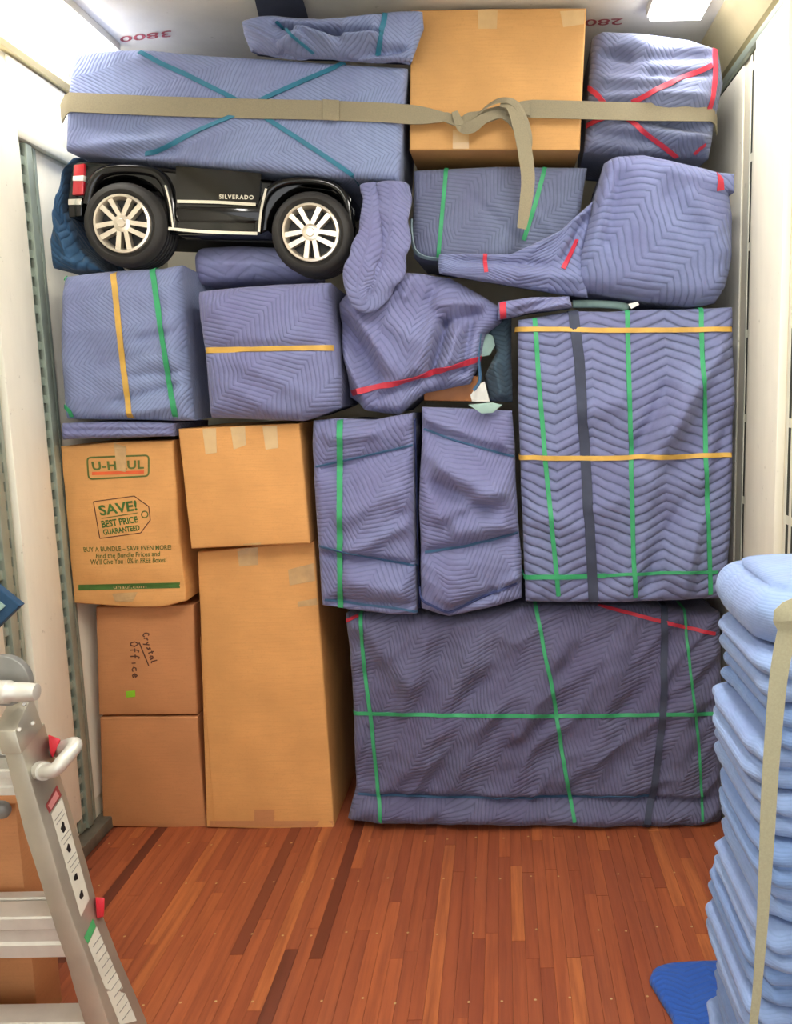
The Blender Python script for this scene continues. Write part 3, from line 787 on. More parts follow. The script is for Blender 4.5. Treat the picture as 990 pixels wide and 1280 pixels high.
band('rubber_band', [(757, 719), (830, 716), (896, 715)], bv, RB*0.8, M['green'], t, 'e', label='green rubber band')
band('webbing', [(716, 388), (724, 450), (731, 560), (738, 680), (742, 750)], bv, 0.036, M['binding'], t, 'se', thick=0.005, lift=0.003, label='black webbing strap')

# 16 a/b
t, o, bv = bundle('wrapped_bundle', 'upright bundle left of the dark seam with one green band', 'bundle',
    [(391, 526), (425, 523), (470, 524), (516, 516)], [(403, 758), (450, 764), (490, 768), (521, 768)], 3.04, 0.55, M['quilt'], G,
    L=[(392, 600), (398, 690)], R=[(517, 640)], cm=3.2, bulge=0.025, r=0.028, amp=0.008, seed=23, uvrot=0.45, wr=[(0.007, 3, 9, 0.6)],
    creases=[(400, 590, 515, 560, 10, -0.010), (420, 650, 510, 610, 16, 0.012), (430, 690, 518, 650, 10, 0.010), (400, 690, 522, 708, 6, -0.012), (430, 720, 515, 735, 14, 0.013), (408, 750, 520, 756, 6, -0.008), (405, 545, 480, 540, 10, 0.010)])
band('rubber_band', [(425, 528), (425, 640), (426, 758)], bv, RB*1.5, M['green'], t, 'se', label='green rubber band')
band('binding_edge', [(395, 583), (430, 575), (515, 556)], bv, 0.007, M['binding_teal'], t, '')
band('binding_edge', [(400, 682), (430, 690), (520, 706)], bv, 0.008, M['binding_teal'], t, '')
band('binding_edge', [(406, 749), (450, 755), (521, 764)], bv, 0.008, M['binding_teal'], t, '')
band('binding_edge', [(517, 524), (519, 600), (521, 680), (523, 764)], bv, 0.013, M['binding_blue'], t, '', thick=0.006)
t, o, bv = bundle('wrapped_bundle', 'upright bundle right of the dark seam without bands, its wrap open at the top', 'bundle',
    [(527, 508), (560, 510), (640, 514)], [(527, 760), (562, 770), (610, 760), (652, 748)], 3.04, 0.55, M['quilt'], G,
    L=[(524, 640)], cm=3.2, R=[(645, 600), (652, 690)], bulge=0.028, r=0.03, amp=0.009, seed=24, uvrot=-0.5, wr=[(0.008, 3, 9, -0.5)],
    creases=[(530, 535, 640, 572, 7, -0.010), (540, 575, 640, 625, 14, 0.016), (535, 600, 620, 640, 8, -0.010), (540, 650, 640, 600, 10, 0.010), (560, 660, 640, 650, 14, 0.014), (528, 692, 650, 666, 6, -0.012), (580, 690, 560, 755, 20, 0.012), (560, 762, 648, 725, 6, -0.012), (620, 740, 650, 715, 8, 0.014)])
band('binding_edge', [(531, 690), (580, 684), (650, 664)], bv, 0.009, M['binding_teal'], t, '')
band('binding_edge', [(530, 536), (570, 552), (642, 570)], bv, 0.007, M['binding_teal'], t, '')
band('binding_edge', [(525, 520), (523, 640), (527, 750), (561, 766), (646, 728)], bv, 0.008, M['binding_blue'], t, '', thick=0.005)

# 14 folded blanket, 12, 13
Y12 = 3.03
bundle('folded_blanket', 'flat folded blue blanket lying on the printed moving box', 'blanket',
    [(76, 529), (150, 527), (216, 529)], [(77, 550), (150, 547), (215, 545)], Y12-0.01, 0.4, M['quilt'], None, part='blanket', bulge=0.012, r=0.03, amp=0.005, seed=25, cell=2.5, creases=[(80, 538, 218, 537, 3, -0.006)])
t, o, bv = bundle('wrapped_bundle', 'square bundle with one yellow and one green vertical band, under the rear wheel', 'bundle',
    [(80, 345), (140, 339), (205, 335), (226, 330)], [(81, 523), (150, 525), (242, 526)], Y12, 0.5, M['quilt_fine'], G,
    L=[(78, 430)], R=[(234, 430)], bulge=0.03, r=0.035, amp=0.007, seed=26, uvrot=1.45, wr=[(0.006, 3, 8, 0.1)],
    creases=[(175, 425, 235, 415, 5, -0.008), (160, 470, 235, 465, 5, -0.008), (140, 505, 230, 480, 6, -0.010), (150, 520, 230, 505, 6, 0.010), (90, 360, 100, 500, 12, 0.008), (215, 350, 232, 510, 12, 0.010)])
band('rubber_band', [(141, 335), (149, 410), (156, 470), (163, 520)], bv, RB*1.35, M['yellow'], t, 'se', label='yellow rubber band')
band('rubber_band', [(190, 330), (200, 400), (211, 470), (219, 519)], bv, RB*1.35, M['green'], t, 'se', label='green rubber band')
band('rubber_band', [(76, 348), (80, 352), (84, 347)], bv, RB, M['green'], t, '', step=1, label='green rubber band')
band('rubber_band', [(82, 508), (88, 514), (90, 520)], bv, RB, M['green'], t, '', step=1, label='green rubber band')
bundle('rolled_pad', 'pale lavender rolled pad between the toy wheels', 'blanket',
    [(242, 318), (250, 309), (300, 307), (350, 309), (384, 322)], [(248, 354), (300, 352), (392, 350)], Y12+0.2, 0.28, M['quilt_pale'], None, part='blanket',
    bulge=0.03, r=0.045, amp=0.004, seed=27, R=[(390, 336)], L=[(244, 340)], creases=[(260, 330, 380, 336, 6, 0.006)])
t, o, bv = bundle('wrapped_bundle', 'bulging bundle with a single yellow band around its middle', 'bundle',
    [(246, 364), (300, 358), (350, 354), (412, 353)], [(262, 522), (330, 525), (380, 526), (424, 510)], Y12-0.03, 0.5, M['quilt'], G,
    L=[(250, 400), (258, 460)], R=[(416, 400), (426, 470)], bulge=0.045, r=0.05, amp=0.005, seed=28, uvrot=0.9, wr=[(0.004, 3, 6, 0.5)],
    creases=[(258, 438, 412, 434, 7, -0.010), (300, 450, 400, 500, 10, 0.006), (290, 480, 350, 515, 10, 0.006), (270, 375, 300, 420, 14, 0.006)])
band('rubber_band', [(259, 438), (330, 437), (413, 435)], bv, RB*1.4, M['yellow'], t, 'se', label='yellow rubber band')

# 15 wrapped armchair with open wrap
Y15 = 3.09
t, o, bv = bundle('wrapped_armchair', 'lumpy draped bundle with a red band and a gap showing wood, in the middle', 'bundle',
    [(422, 380), (436, 364), (500, 340), (560, 346), (605, 370), (630, 384)], [(434, 497), (456, 514), (500, 519), (532, 491), (588, 480)], Y15, 0.5, M['quilt'], G,
    L=[(426, 430)], R=[(628, 402), (606, 420), (600, 450)], bulge=0.055, r=0.05, amp=0.012, freq=5, seed=29, uvrot=0.2, wr=[(0.009, 2.5, 6, 0.9)], cell=2.8, cm=2.2,
    creases=[(425, 395, 480, 485, 11, -0.026), (440, 380, 500, 470, 9, 0.016), (418, 440, 448, 515, 7, -0.022), (432, 440, 462, 505, 6, 0.014), (560, 398, 540, 472, 6, -0.030), (545, 400, 520, 470, 8, 0.016), (575, 410, 556, 470, 6, 0.016),
             (590, 400, 578, 470, 5, -0.016), (548, 408, 605, 392, 6, -0.016), (540, 385, 612, 378, 7, 0.014), (520, 350, 505, 380, 7, 0.012), (548, 350, 535, 385, 6, -0.010), (470, 500, 530, 476, 5, -0.018), (450, 510, 520, 505, 5, 0.012),
             (500, 480, 590, 462, 5, -0.010), (460, 360, 540, 345, 10, 0.012), (480, 400, 530, 430, 14, 0.012)])
chair = t
band('rubber_band', [(441, 491), (490, 480), (560, 460), (604, 447)], bv, RB*1.5, M['red'], t, '', label='red rubber band')
_, bvt_ = soft('blanket_tail', [(622, 378), (664, 371), (712, 370)], [(622, 400), (662, 391), (716, 384)], Y15-0.09, 0.10, M['quilt'], t, bulge=0.02, r=0.03, amp=0.008, seed=30, cell=2.5, creases=[(640, 392, 700, 372, 4, -0.012), (670, 392, 712, 380, 4, 0.01)])
band('rubber_band', [(629, 379), (629, 388), (629, 397)], bvt_, RB*1.6, M['red'], t, '', step=1.5, label='red rubber band')
w1 = [at(x, y, Y15+0.10) for x, y in ((528, 470), (598, 470), (596, 502), (530, 501))]
poly_prism('chair_rail', w1, (0, 0.03, 0), M['oak'], t, 0.004)['label'] = 'brown wooden rail showing through the gap'
p1 = [at(x, y, Y15+0.06) for x, y in ((588, 494), (598, 480), (606, 477), (612, 502), (590, 502))]
poly_prism('paper_label', p1, (0, 0.004, 0), M['paper'], t)['label'] = 'white paper tag'
l1 = [at(x, y, Y15+0.05) for x, y in ((601, 446), (602, 424), (608, 415), (616, 420), (619, 432), (612, 444))]
poly_prism('lining_fold', l1, (0, 0.008, 0), M['lining'], t, 0.002)['label'] = 'pale green lining of the wrap'
l2 = [at(x, y, 2.99) for x, y in ((585, 506), (614, 503), (628, 506), (616, 516), (602, 517))]
poly_prism('lining_fold', l2, (0, 0.008, 0), M['lining'], t, 0.002)['label'] = 'pale green lining of the wrap'
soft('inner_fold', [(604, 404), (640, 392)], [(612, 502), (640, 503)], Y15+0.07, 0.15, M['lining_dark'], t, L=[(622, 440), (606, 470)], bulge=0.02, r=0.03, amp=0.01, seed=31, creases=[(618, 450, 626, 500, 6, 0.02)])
tube('binding_edge', smooth_path([at(x, y, Y15-0.0) for x, y in ((600, 416), (598, 446), (600, 474), (592, 488))], 5), 0.006, M['binding_teal'], t)

# 10 padded dark ottoman-like bundle + 11 big pillow wrap
Y10 = 3.16
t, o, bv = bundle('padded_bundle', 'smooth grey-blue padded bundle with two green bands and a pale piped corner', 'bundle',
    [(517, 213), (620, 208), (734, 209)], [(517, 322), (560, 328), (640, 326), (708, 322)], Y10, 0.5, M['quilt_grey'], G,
    L=[(515, 290)], R=[(726, 260)], bulge=0.02, r=0.03, amp=0.004, seed=32, uvrot=0.8, creases=[(580, 240, 660, 310, 6, -0.006), (640, 240, 700, 300, 6, 0.006)])
band('rubber_band', [(558, 212), (553, 265), (548, 322)], bv, RB, M['green'], t, 'se', label='green rubber band')
band('rubber_band', [(681, 211), (669, 255), (655, 300)], bv, RB*1.1, M['green'], t, 's', label='green rubber band')
band('piping', [(517, 230), (516, 290), (519, 314), (530, 321), (554, 323)], bv, 0.012, M['binding_grey'], t, '', thick=0.006, label='pale piped edge')
Y11 = 3.02
t, o, bv = bundle('blanket_roll', 'large swollen blanket bundle with a flat tail, against the right wall', 'bundle',
    [(756, 202), (770, 195), (805, 193), (870, 207), (908, 217)], [(716, 362), (800, 376), (868, 383), (896, 378)], Y11, 0.5, M['quilt_wide'], G,
    L=[(744, 245), (722, 320)], R=[(916, 270), (916, 320), (908, 358)], bulge=0.07, r=0.06, amp=0.006, seed=33, uvrot=0.6,
    creases=[(775, 215, 750, 320, 12, -0.014), (760, 220, 735, 330, 8, 0.012), (820, 215, 900, 235, 12, 0.012), (820, 240, 880, 300, 18, -0.010), (850, 240, 905, 330, 14, 0.012)], part='blanket_wrap')
band('rubber_band', [(899, 219), (900, 228), (900, 238)], bv, RB*2, M['red'], t, '', step=2, label='red rubber band')
o2, bv2 = soft('blanket_tail', [(549, 318), (640, 317), (700, 290), (742, 250)], [(549, 341), (620, 354), (700, 368), (735, 372)], Y11+0.01, 0.07, M['quilt_wide'], t,
    bulge=0.02, r=0.025, amp=0.005, seed=34, L=[(547, 330)], R=[(728, 320)], uvrot=0.2, cell=3, creases=[(560, 326, 690, 332, 5, -0.010), (700, 330, 735, 270, 5, -0.014), (640, 345, 730, 350, 8, 0.012), (660, 318, 735, 262, 5, 0.010)])
band('rubber_band', [(722, 300), (714, 318), (704, 336)], bv2, RB*1.2, M['red'], t, '', step=2, label='red rubber band')
band('rubber_band', [(607, 316), (606, 326), (608, 340)], bv2, RB, M['red'], t, '', step=2, label='red rubber band')
soft('blanket_end', [(880, 214), (918, 217)], [(884, 236), (918, 240)], Y11-0.03, 0.15, M['quilt_wide'], t, bulge=0.01, r=0.012, amp=0.002, seed=35, cell=2.5)

# 9 hanging doubled fold
t = thing('hanging_blanket', at(470, 386, 3.05), 'doubled blanket hanging down in a loop right of the toy front wheel', 'blanket')
def loop_tube(nm, pts, w, mat, parent, flat, seed, n=36):
    P = smooth_path([at(x, y, Y) for x, y, Y in pts], 10); k = len(P)
    W_ = [float(np.interp(i/(k-1), np.linspace(0, 1, len(w)), w)) for i in range(k)]
    V = []; F = []; UV = []; L_ = 0
    for i, p in enumerate(P):
        t = (P[min(i+1, k-1)]-P[max(i-1, 0)]).normalized(); f = Vector((0, -1, 0)); f = (f - t*f.dot(t)).normalized(); q = t.cross(f)
        if i: L_ += (P[i]-P[i-1]).length
        for a in range(n):
            th = 2*PI*a/n
            rr = W_[i]*(1 + 0.10*math.sin(L_*55+math.cos(th)*3+seed) + 0.10*math.sin(th*2+L_*18))
            V.append(p + f*math.cos(th)*rr*flat + q*math.sin(th)*rr); UV.append((th/(2*PI)*W_[i]*5, L_))
    for i in range(k-1):
        for a in range(n): F.append((i*n+a, i*n+(a+1) % n, (i+1)*n+(a+1) % n, (i+1)*n+a))
    F.append(tuple(range(n))[::-1]); F.append(tuple((k-1)*n+a for a in range(n)))
    return link(nm, V, F, mat, parent, True, None, uv=UV)
loop_tube('blanket_fold', [(462, 231, 3.06), (465, 258, 3.03), (461, 300, 2.98), (451, 335, 2.97), (447, 362, 2.97), (454, 378, 2.975), (466, 372, 2.99), (478, 345, 3.0), (487, 310, 3.01), (492, 275, 3.02), (492, 233, 3.06)],
    [0.03, 0.036, 0.042, 0.05, 0.046, 0.036, 0.04, 0.06, 0.062, 0.06, 0.06], M['quilt'], t, 0.55, 1)
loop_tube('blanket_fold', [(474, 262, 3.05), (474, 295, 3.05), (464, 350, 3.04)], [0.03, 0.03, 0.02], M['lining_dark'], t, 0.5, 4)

# 7 dark teal blanket behind the toy truck
t, o, bv = bundle('crumpled_blanket', 'dark teal crumpled blanket behind the rear of the toy truck', 'blanket',
    [(94, 197), (103, 198)], [(66, 334), (100, 338), (128, 339)], 3.10, 0.3, M['quilt_teal'], None, part='blanket', cell=2.5, taper=0.0,
    L=[(79, 220), (72, 262), (63, 300)], R=[(84, 212), (81, 262), (96, 306)], bulge=0.02, r=0.02, amp=0.008, seed=38, creases=[(70, 262, 90, 320, 4, 0.010), (76, 270, 110, 335, 4, -0.009), (80, 325, 120, 332, 5, 0.008), (74, 240, 76, 300, 3, 0.008)])

# 1 flat wrapped piece at the top left
Y1 = 3.05
t, o, bvA = bundle('wrapped_mattress', 'long flat bundle with crossed teal bands under the ceiling, upper left', 'bundle',
    [(92, 64), (180, 63), (300, 72), (420, 79), (509, 85)], [(82, 188), (150, 197), (250, 207), (400, 221), (499, 226)], Y1, 0.55, M['quilt_fine'], G,
    L=[(86, 125)], R=[(504, 155)], bulge=0.02, r=0.022, amp=0.004, seed=39, uvrot=1.2, wr=[(0.004, 2, 6, 0.3)],
    creases=[(110, 185, 230, 175, 7, 0.010), (130, 195, 240, 190, 5, -0.009), (100, 160, 200, 165, 8, -0.006), (170, 75, 270, 90, 6, 0.008), (220, 200, 300, 150, 8, 0.006)])
band('rubber_band', [(175, 66), (230, 92), (290, 122), (325, 143), (380, 178), (440, 218)], bvA, RB*1.1, M['teal'], t, 'se', label='teal rubber band')
band('rubber_band', [(432, 80), (380, 102), (333, 123), (290, 147), (240, 168), (184, 193)], bvA, RB*1.1, M['teal'], t, 'se', lift=0.005, label='teal rubber band')
# 2 crumpled roll above it
t, o, bvB = bundle('crumpled_blanket', 'loosely crumpled blanket stuffed under the ceiling on the flat bundle', 'blanket',
    [(300, 26), (345, 20), (400, 25), (450, 24), (490, 13), (528, 12)], [(311, 63), (370, 69), (430, 71), (514, 75)], 2.97, 0.07, M['quilt_fine'], None, part='blanket',
    L=[(304, 45)], R=[(530, 35)], bulge=0.02, r=0.03, amp=0.012, freq=9, seed=40, cm=2.4, cell=2.5, wr=[(0.012, 4, 12, -0.2)],
    creases=[(345, 35, 430, 50, 4, -0.025), (370, 40, 420, 62, 5, 0.025), (350, 68, 385, 55, 6, 0.03), (400, 45, 480, 48, 4, -0.02), (430, 58, 480, 52, 5, 0.02), (310, 40, 350, 62, 4, 0.012), (440, 70, 510, 62, 4, -0.018)])
band('rubber_band', [(345, 26), (365, 44), (392, 66)], bvB, RB*0.7, M['teal'], t, '', step=2, label='teal rubber band')
band('rubber_band', [(482, 16), (476, 40), (472, 70)], bvB, RB*1.2, M['teal'], t, '', step=2, label='teal rubber band')
# 4 top right
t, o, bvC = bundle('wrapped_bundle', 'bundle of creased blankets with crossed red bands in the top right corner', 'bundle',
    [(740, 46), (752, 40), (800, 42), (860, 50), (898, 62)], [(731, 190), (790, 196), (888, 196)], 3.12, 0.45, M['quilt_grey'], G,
    L=[(736, 110)], R=[(904, 105), (894, 150)], bulge=0.05, r=0.04, amp=0.008, seed=41, uvrot=0.2, wr=[(0.012, 3, 10, 0.12)],
    creases=[(745, 70, 790, 82, 6, -0.014), (790, 84, 895, 72, 6, -0.012), (745, 105, 830, 115, 8, 0.014), (800, 105, 890, 98, 6, -0.012), (745, 130, 885, 128, 6, 0.012), (760, 165, 885, 180, 7, 0.014), (740, 172, 850, 190, 5, -0.012), (820, 160, 885, 168, 5, -0.012)])
band('rubber_band', [(893, 62), (894, 95), (890, 125), (884, 142)], bvC, RB*1.3, M['red'], t, '', label='red rubber band')
band('rubber_band', [(890, 82), (840, 103), (790, 128)], bvC, RB*1.2, M['red'], t, '', label='red rubber band')
band('rubber_band', [(783, 148), (815, 172), (846, 196)], bvC, RB*1.2, M['red'], t, '', label='red rubber band')
band('rubber_band', [(736, 110), (746, 118), (757, 130)], bvC, RB*1.2, M['red'], t, '', step=2, label='red rubber band')
band('rubber_band', [(734, 158), (745, 152), (760, 146)], bvC, RB*1.2, M['red'], t, '', step=2, label='red rubber band')
band('rubber_band', [(868, 192), (874, 186), (882, 180)], bvC, RB*0.8, M['red'], t, '', step=2, label='red rubber band')

# small green pole with a white tag on top of the big bundle
t = thing('wrapped_pole', at(760, 386, 3.12), 'grey-green padded pole lying on the big upright bundle, white tag at its end', 'pole')
tube('padding', smooth_path([at(x, y, 3.12) for x, y in ((716, 380), (745, 380), (775, 382), (786, 386))], 4), [0.014]*12+[0.008], M['lining'], t)
hull('tag', [at(x, y, yy) for x, y in ((785, 380), (797, 377), (799, 381), (789, 386)) for yy in (3.05, 3.07)], M['paper'], t)['label'] = 'small white tag'

# ================================================================== CARGO STRAP ACROSS THE TOP
def hullY(pts):
    """taut line: lower convex envelope (towards the camera) of (x, y)"""
    h = []
    for p in sorted(pts, key=lambda q: q.x):
        while len(h) >= 2 and (h[-1].x-h[-2].x)*(p.y-h[-2].y) - (h[-1].y-h[-2].y)*(p.x-h[-2].x) <= 0: h.pop()
        h.append(p)
    return [p.x for p in h], [p.y for p in h]
path = [(88, 128), (200, 133), (300, 136), (405, 138), (480, 141), (520, 144), (560, 147)]
path2 = [(650, 136), (730, 138), (800, 140), (888, 141)]
hits = []
for q in resample(path + path2, 6):
    for b in (bvA, bvtop, bvC):
        h, n = cast(b, *q)
        if h is not None: hits.append(h)
HX, HY = hullY(hits)
def taut(q, dy=-0.008):
    p = at(q[0], q[1], 3.05)
    return at(q[0], q[1], float(np.interp(p.x, HX, HY)) + dy)
st = thing('cargo_strap', at(600, 150, 3.0), 'khaki webbing strap knotted across the top bundles, its tail hanging', 'strap')
A = [taut(q) for q in resample(path, 8)]
A = [A[0]+Vector((-0.09, 0.12, 0.0)), A[0]+Vector((-0.03, 0.03, 0))] + A
wA = [0.062]*(len(A)-6) + [0.06, 0.056, 0.05, 0.042, 0.034, 0.026]
strip('webbing', A, [(0, -1, 0)]*len(A), wA, M['web'], st, 0.004, 0)
Bp = [taut(q) for q in resample(path2, 8)]
Bp = Bp + [Bp[-1]+Vector((0.02, 0.03, 0)), Bp[-1]+Vector((0.06, 0.16, 0))]
strip('webbing', Bp, [(0, -1, 0)]*len(Bp), [0.045, 0.052]+[0.058]*(len(Bp)-2), M['web'], st, 0.004, 0)
ys = taut((600, 145)).y
hull('buckle_fold', [at(x, y, taut((415, 138)).y-d) for x, y in ((403, 124), (424, 125), (424, 151), (403, 150)) for d in (0.002, 0.012)], M['web'], st, 0.002)
def ribbon(nm, pts, w, nr, d0=0.0, mat=None):
    """pts: (px, py, distance in front of the box)"""
    P = smooth_path([at(x, y, ys - d) for x, y, d in pts], 7)
    k = len(P); W_ = [float(np.interp(i/(k-1), np.linspace(0, 1, len(w)), w)) for i in range(k)]
    N_ = []
    for i in range(k):
        f = i/(k-1)*(len(nr)-1); a = int(min(f, len(nr)-2)); b = f-a
        N_.append((Vector(nr[a])*(1-b)+Vector(nr[a+1])*b).normalized())
    return strip(nm, P, N_, W_, mat or M['web'], st, 0.004, 0)
ribbon('knot', [(556, 146, .006), (572, 152, .016), (590, 150, .022), (615, 143, .018), (640, 137, .014), (662, 136, .008)], [0.03, 0.045, 0.05, 0.04, 0.04, 0.045], [(0, -1, 0), (0.3, -1, 0.8), (0, -1, -0.9), (0, -1, 0.5), (0, -1, 0)])
ribbon('knot', [(568, 140, .02), (577, 158, .03), (590, 158, .034), (606, 148, .03), (628, 144, .024), (645, 160, .02), (654, 186, .02)], [0.02, 0.035, 0.04, 0.03, 0.03, 0.035, 0.03], [(0, -1, .6), (0, -1, -.5), (0, -1, -.6), (0, -1, .3), (0.6, -1, .4), (1, -.6, 0)])
ribbon('loop', [(598, 144, .03), (612, 132, .042), (628, 126, .05), (644, 131, .05), (655, 150, .046), (661, 172, .036), (662, 188, .02)], [0.022, 0.03, 0.036, 0.034, 0.03, 0.026, 0.02], [(0, -.4, 1), (0, -.6, 1), (0.2, -.8, .8), (.8, -1, .3), (.8, -1, 0), (1, -.4, 0)])
ribbon('tail', [(626, 130, .05), (640, 134, .058), (650, 160, .06), (657, 195, .062), (660, 225, .066), (657, 255, .066), (652, 286, .062)], [0.03, 0.042, 0.048, 0.048, 0.046, 0.042, 0.03], [(0, -1, .6), (.1, -1, .3), (0, -1, 0), (0, -1, 0), (0, -1, 0)])

# dark loose strap end hanging from the ceiling above the crumpled blanket
hs = thing('hanging_strap', atz(348, 2, ZC), 'dark grey wide strap under the ceiling, behind the crumpled blanket', 'strap')
pp = [atz(a, b, ZC-0.006) for a, b in ((312, -30), (370, -30), (386, 24), (324, 22))]
poly_prism('webbing', pp, (0, 0, -0.006), M['binding'], hs)

# ================================================================== RIDE-ON TOY TRUCK
YT = 3.07
def tp(x, y, d=0.0): return at(x, y, YT+d)
tk = thing('toy_truck', tp(270, 332, 0.2), 'black glossy ride-on toy pickup truck lying among the bundles', 'toy car')
body = [(84, 262), (84, 247), (90, 206), (100, 201), (150, 203), (200, 208), (330, 224), (432, 237), (440, 248), (441, 300), (437, 302)]
body += [(388+54*math.cos(a), 287-54*math.sin(a)) for a in np.linspace(-0.2, PI+0.02, 16)]
body += [(326, 292), (214, 290)]
body += [(155+56*math.cos(a), 276-56*math.sin(a)) for a in np.linspace(-0.1, PI-0.15, 16)]
poly_prism('body', [tp(x, y) for x, y in body], (0, 0.48, 0), M['black'], tk, 0.008)
hull('chassis', [tp(x, y, 0.15)+Vector((0, d, 0)) for x, y in ((116, 236), (426, 250), (426, 306), (116, 296)) for d in (0, 0.3)], M['black_flat'], tk)
# raised body side panels
dp = [(222, 209), (328, 218), (322, 290), (222, 287)]
bvd = poly_prism('door', [tp(x, y, 0.003) for x, y in dp], (0, -0.016, 0), M['black'], tk, 0.006)
dr = bvd
hull('sill', [tp(x, y, d) for x, y, d in ((222, 258, -0.020), (326, 260, -0.020), (322, 293, 0.004), (206, 292, 0.004), (222, 258, 0.02), (326, 260, 0.02), (322, 295, 0.03), (206, 294, 0.03), (214, 275, -0.016), (325, 275, -0.018))], M['black'], tk, 0.003)
def flare(pts, w, nm='fender_flare'):
    P = smooth_path([tp(x, y, -0.006) for x, y in pts], 6)
    tube(nm, P, w, M['black'], tk, 14, 0.8)
flare([(110, 256), (116, 230), (130, 215), (155, 211), (188, 214), (205, 226), (213, 252), (218, 288)], 0.018)
flare([(322, 292), (326, 262), (336, 240), (356, 228), (392, 226), (420, 234), (434, 254), (439, 285)], 0.014)
def trimline(pts, w, mat, nm, d=-0.02, th=0.004):
    P = smooth_path([tp(x, y, d) for x, y in pts], 6)
    return strip(nm, P, [(0, -1, 0)]*len(P), w, mat, tk, th, 0)
trimline([(222, 252), (270, 253), (320, 256)], 0.010, M['chrome'], 'chrome_trim')
trimline([(211, 286), (260, 290), (322, 292)], 0.010, M['chrome'], 'chrome_trim', -0.027)
trimline([(207, 232), (213, 256), (217, 286)], 0.006, M['chrome'], 'chrome_trim', -0.029)
trimline([(333, 236), (327, 262), (324, 290)], 0.008, M['chrome'], 'chrome_trim', -0.029)
bvt = BVHTree.FromPolygons([tp(100, 200, -.0135), tp(440, 200, -.0135), tp(440, 300, -.0135), tp(100, 300, -.0135)], [(0, 1, 2, 3)])
lettering('SILVERADO', ((274, 243), (317, 244), (317, 249.5), (274, 248.5)), bvt, M['chrome'], tk, 0.03, space=1.25, lift=0.001)
def quadbox(nm, q, d0, d1, mat, bev=0.003):
    return hull(nm, [tp(x, y, d0)+Vector((0, d, 0)) for x, y in q for d in (0, d1-d0)], mat, tk, bev)
quadbox('tail_light', ((92, 206), (105, 204), (104, 243), (90, 244)), -0.014, 0.03, M['red_light'])['label'] = 'red tail light'
quadbox('reverse_light', ((91, 220), (104.5, 219), (104, 226), (90.5, 226)), -0.017, 0.02, M['white_gloss'], 0.001)['label'] = 'white reversing light'
quadbox('bumper', ((84, 247), (103, 246), (102, 270), (86, 272)), -0.012, 0.3, M['black'], 0.004)
quadbox('bumper_trim', ((85, 249), (102, 248), (101, 256), (85, 256)), -0.016, 0.02, M['chrome'], 0.001)
quadbox('headlight', ((432, 256), (440, 258), (439, 276), (435, 287)), -0.012, 0.05, M['white_gloss'])['label'] = 'white headlight'

def wheel(px, py, rpx):
    c = at(px, py, YT-0.045); R = rpx*YT/FPX*1.0
    prof = [(0.60, 0.135), (0.62, 0.0), (0.66, -0.006), (0.72, 0.0), (0.80, -0.010), (0.90, -0.006), (0.965, 0.006), (0.985, 0.022)]
    tr = []
    for k in range(5):
        y0 = 0.024+k*0.022; tr += [(1.0, y0), (1.0, y0+0.015), (0.97, y0+0.016), (0.97, y0+0.021)]
    prof = prof + tr + [(0.985, 0.138), (0.95, 0.145), (0.7, 0.145), (0.6, 0.135)]
    n = 48; V = []; F = []
    for i in range(n):
        a = 2*PI*i/n
        for r_, y in prof: V.append(c + Vector((math.cos(a)*R*r_, y, math.sin(a)*R*r_)))
    m = len(prof)
    for i in range(n):
        for k in range(m-1):
            F.append((i*m+k, ((i+1) % n)*m+k, ((i+1) % n)*m+k+1, i*m+k+1))
    ty = link('tyre', V, F, M['tyre'], tk, True, 40)
    # rim: outer ring, hub and five spoke pairs over a dark dish
    bm = bmesh.new()
    pr = [(0.70, 0.0), (0.685, -0.012), (0.63, -0.014), (0.585, -0.004), (0.575, 0.03)]
    ringv = [[bm.verts.new(c + Vector((math.cos(2*PI*i/n)*R*r_, y, math.sin(2*PI*i/n)*R*r_))) for r_, y in pr] for i in range(n)]
    for i in range(n):
        for k in range(len(pr)-1): bm.faces.new((ringv[i][k], ringv[(i+1) % n][k], ringv[(i+1) % n][k+1], ringv[i][k+1]))
    hubp = [(0.0, -0.020), (0.09, -0.020), (0.11, -0.016), (0.13, -0.016), (0.20, -0.012), (0.22, 0.02)]
    hv = [[bm.verts.new(c + Vector((math.cos(2*PI*i/24)*R*r_, y, math.sin(2*PI*i/24)*R*r_))) for r_, y in hubp[1:]] for i in range(24)]
    for i in range(24):
        for k in range(len(hubp)-2): bm.faces.new((hv[i][k], hv[(i+1) % 24][k], hv[(i+1) % 24][k+1], hv[i][k+1]))
    bm.faces.new([hv[i][0] for i in range(24)])
    for s in range(5):
        a0 = -PI/2 + s*2*PI/5
        for off in (-1, 1):
            tdir = Vector((math.cos(a0), 0, math.sin(a0))); sd = Vector((-math.sin(a0), 0, math.cos(a0)))
            p0 = c + tdir*R*0.16 + sd*off*R*0.075; p1 = c + tdir*R*0.61 + sd*off*R*0.14
            w0, w1 = R*0.052, R*0.062
            vs = []
            for p, w in ((p0, w0), (p1, w1)):
                for q, y in ((-1, -0.012), (1, -0.012), (1, 0.015), (-1, 0.015)): vs.append(bm.verts.new(p + sd*q*w + Vector((0, y, 0))))
            for f in ((0, 1, 5, 4), (1, 2, 6, 5), (2, 3, 7, 6), (3, 0, 4, 7), (4, 5, 6, 7), (3, 2, 1, 0)): bm.faces.new([vs[k] for k in f])
    bmesh.ops.recalc_face_normals(bm, faces=bm.faces[:])
    frombm('rim', bm, M['rim'], ty, True, 35)
    dish = [c + Vector((math.cos(2*PI*i/32)*R*0.60, 0.022, math.sin(2*PI*i/32)*R*0.60)) for i in range(32)]
    poly_prism('brake_disc', dish, (0, 0.02, 0), M['black_flat'], ty)
wheel(154, 280, 49); wheel(389, 291, 49)

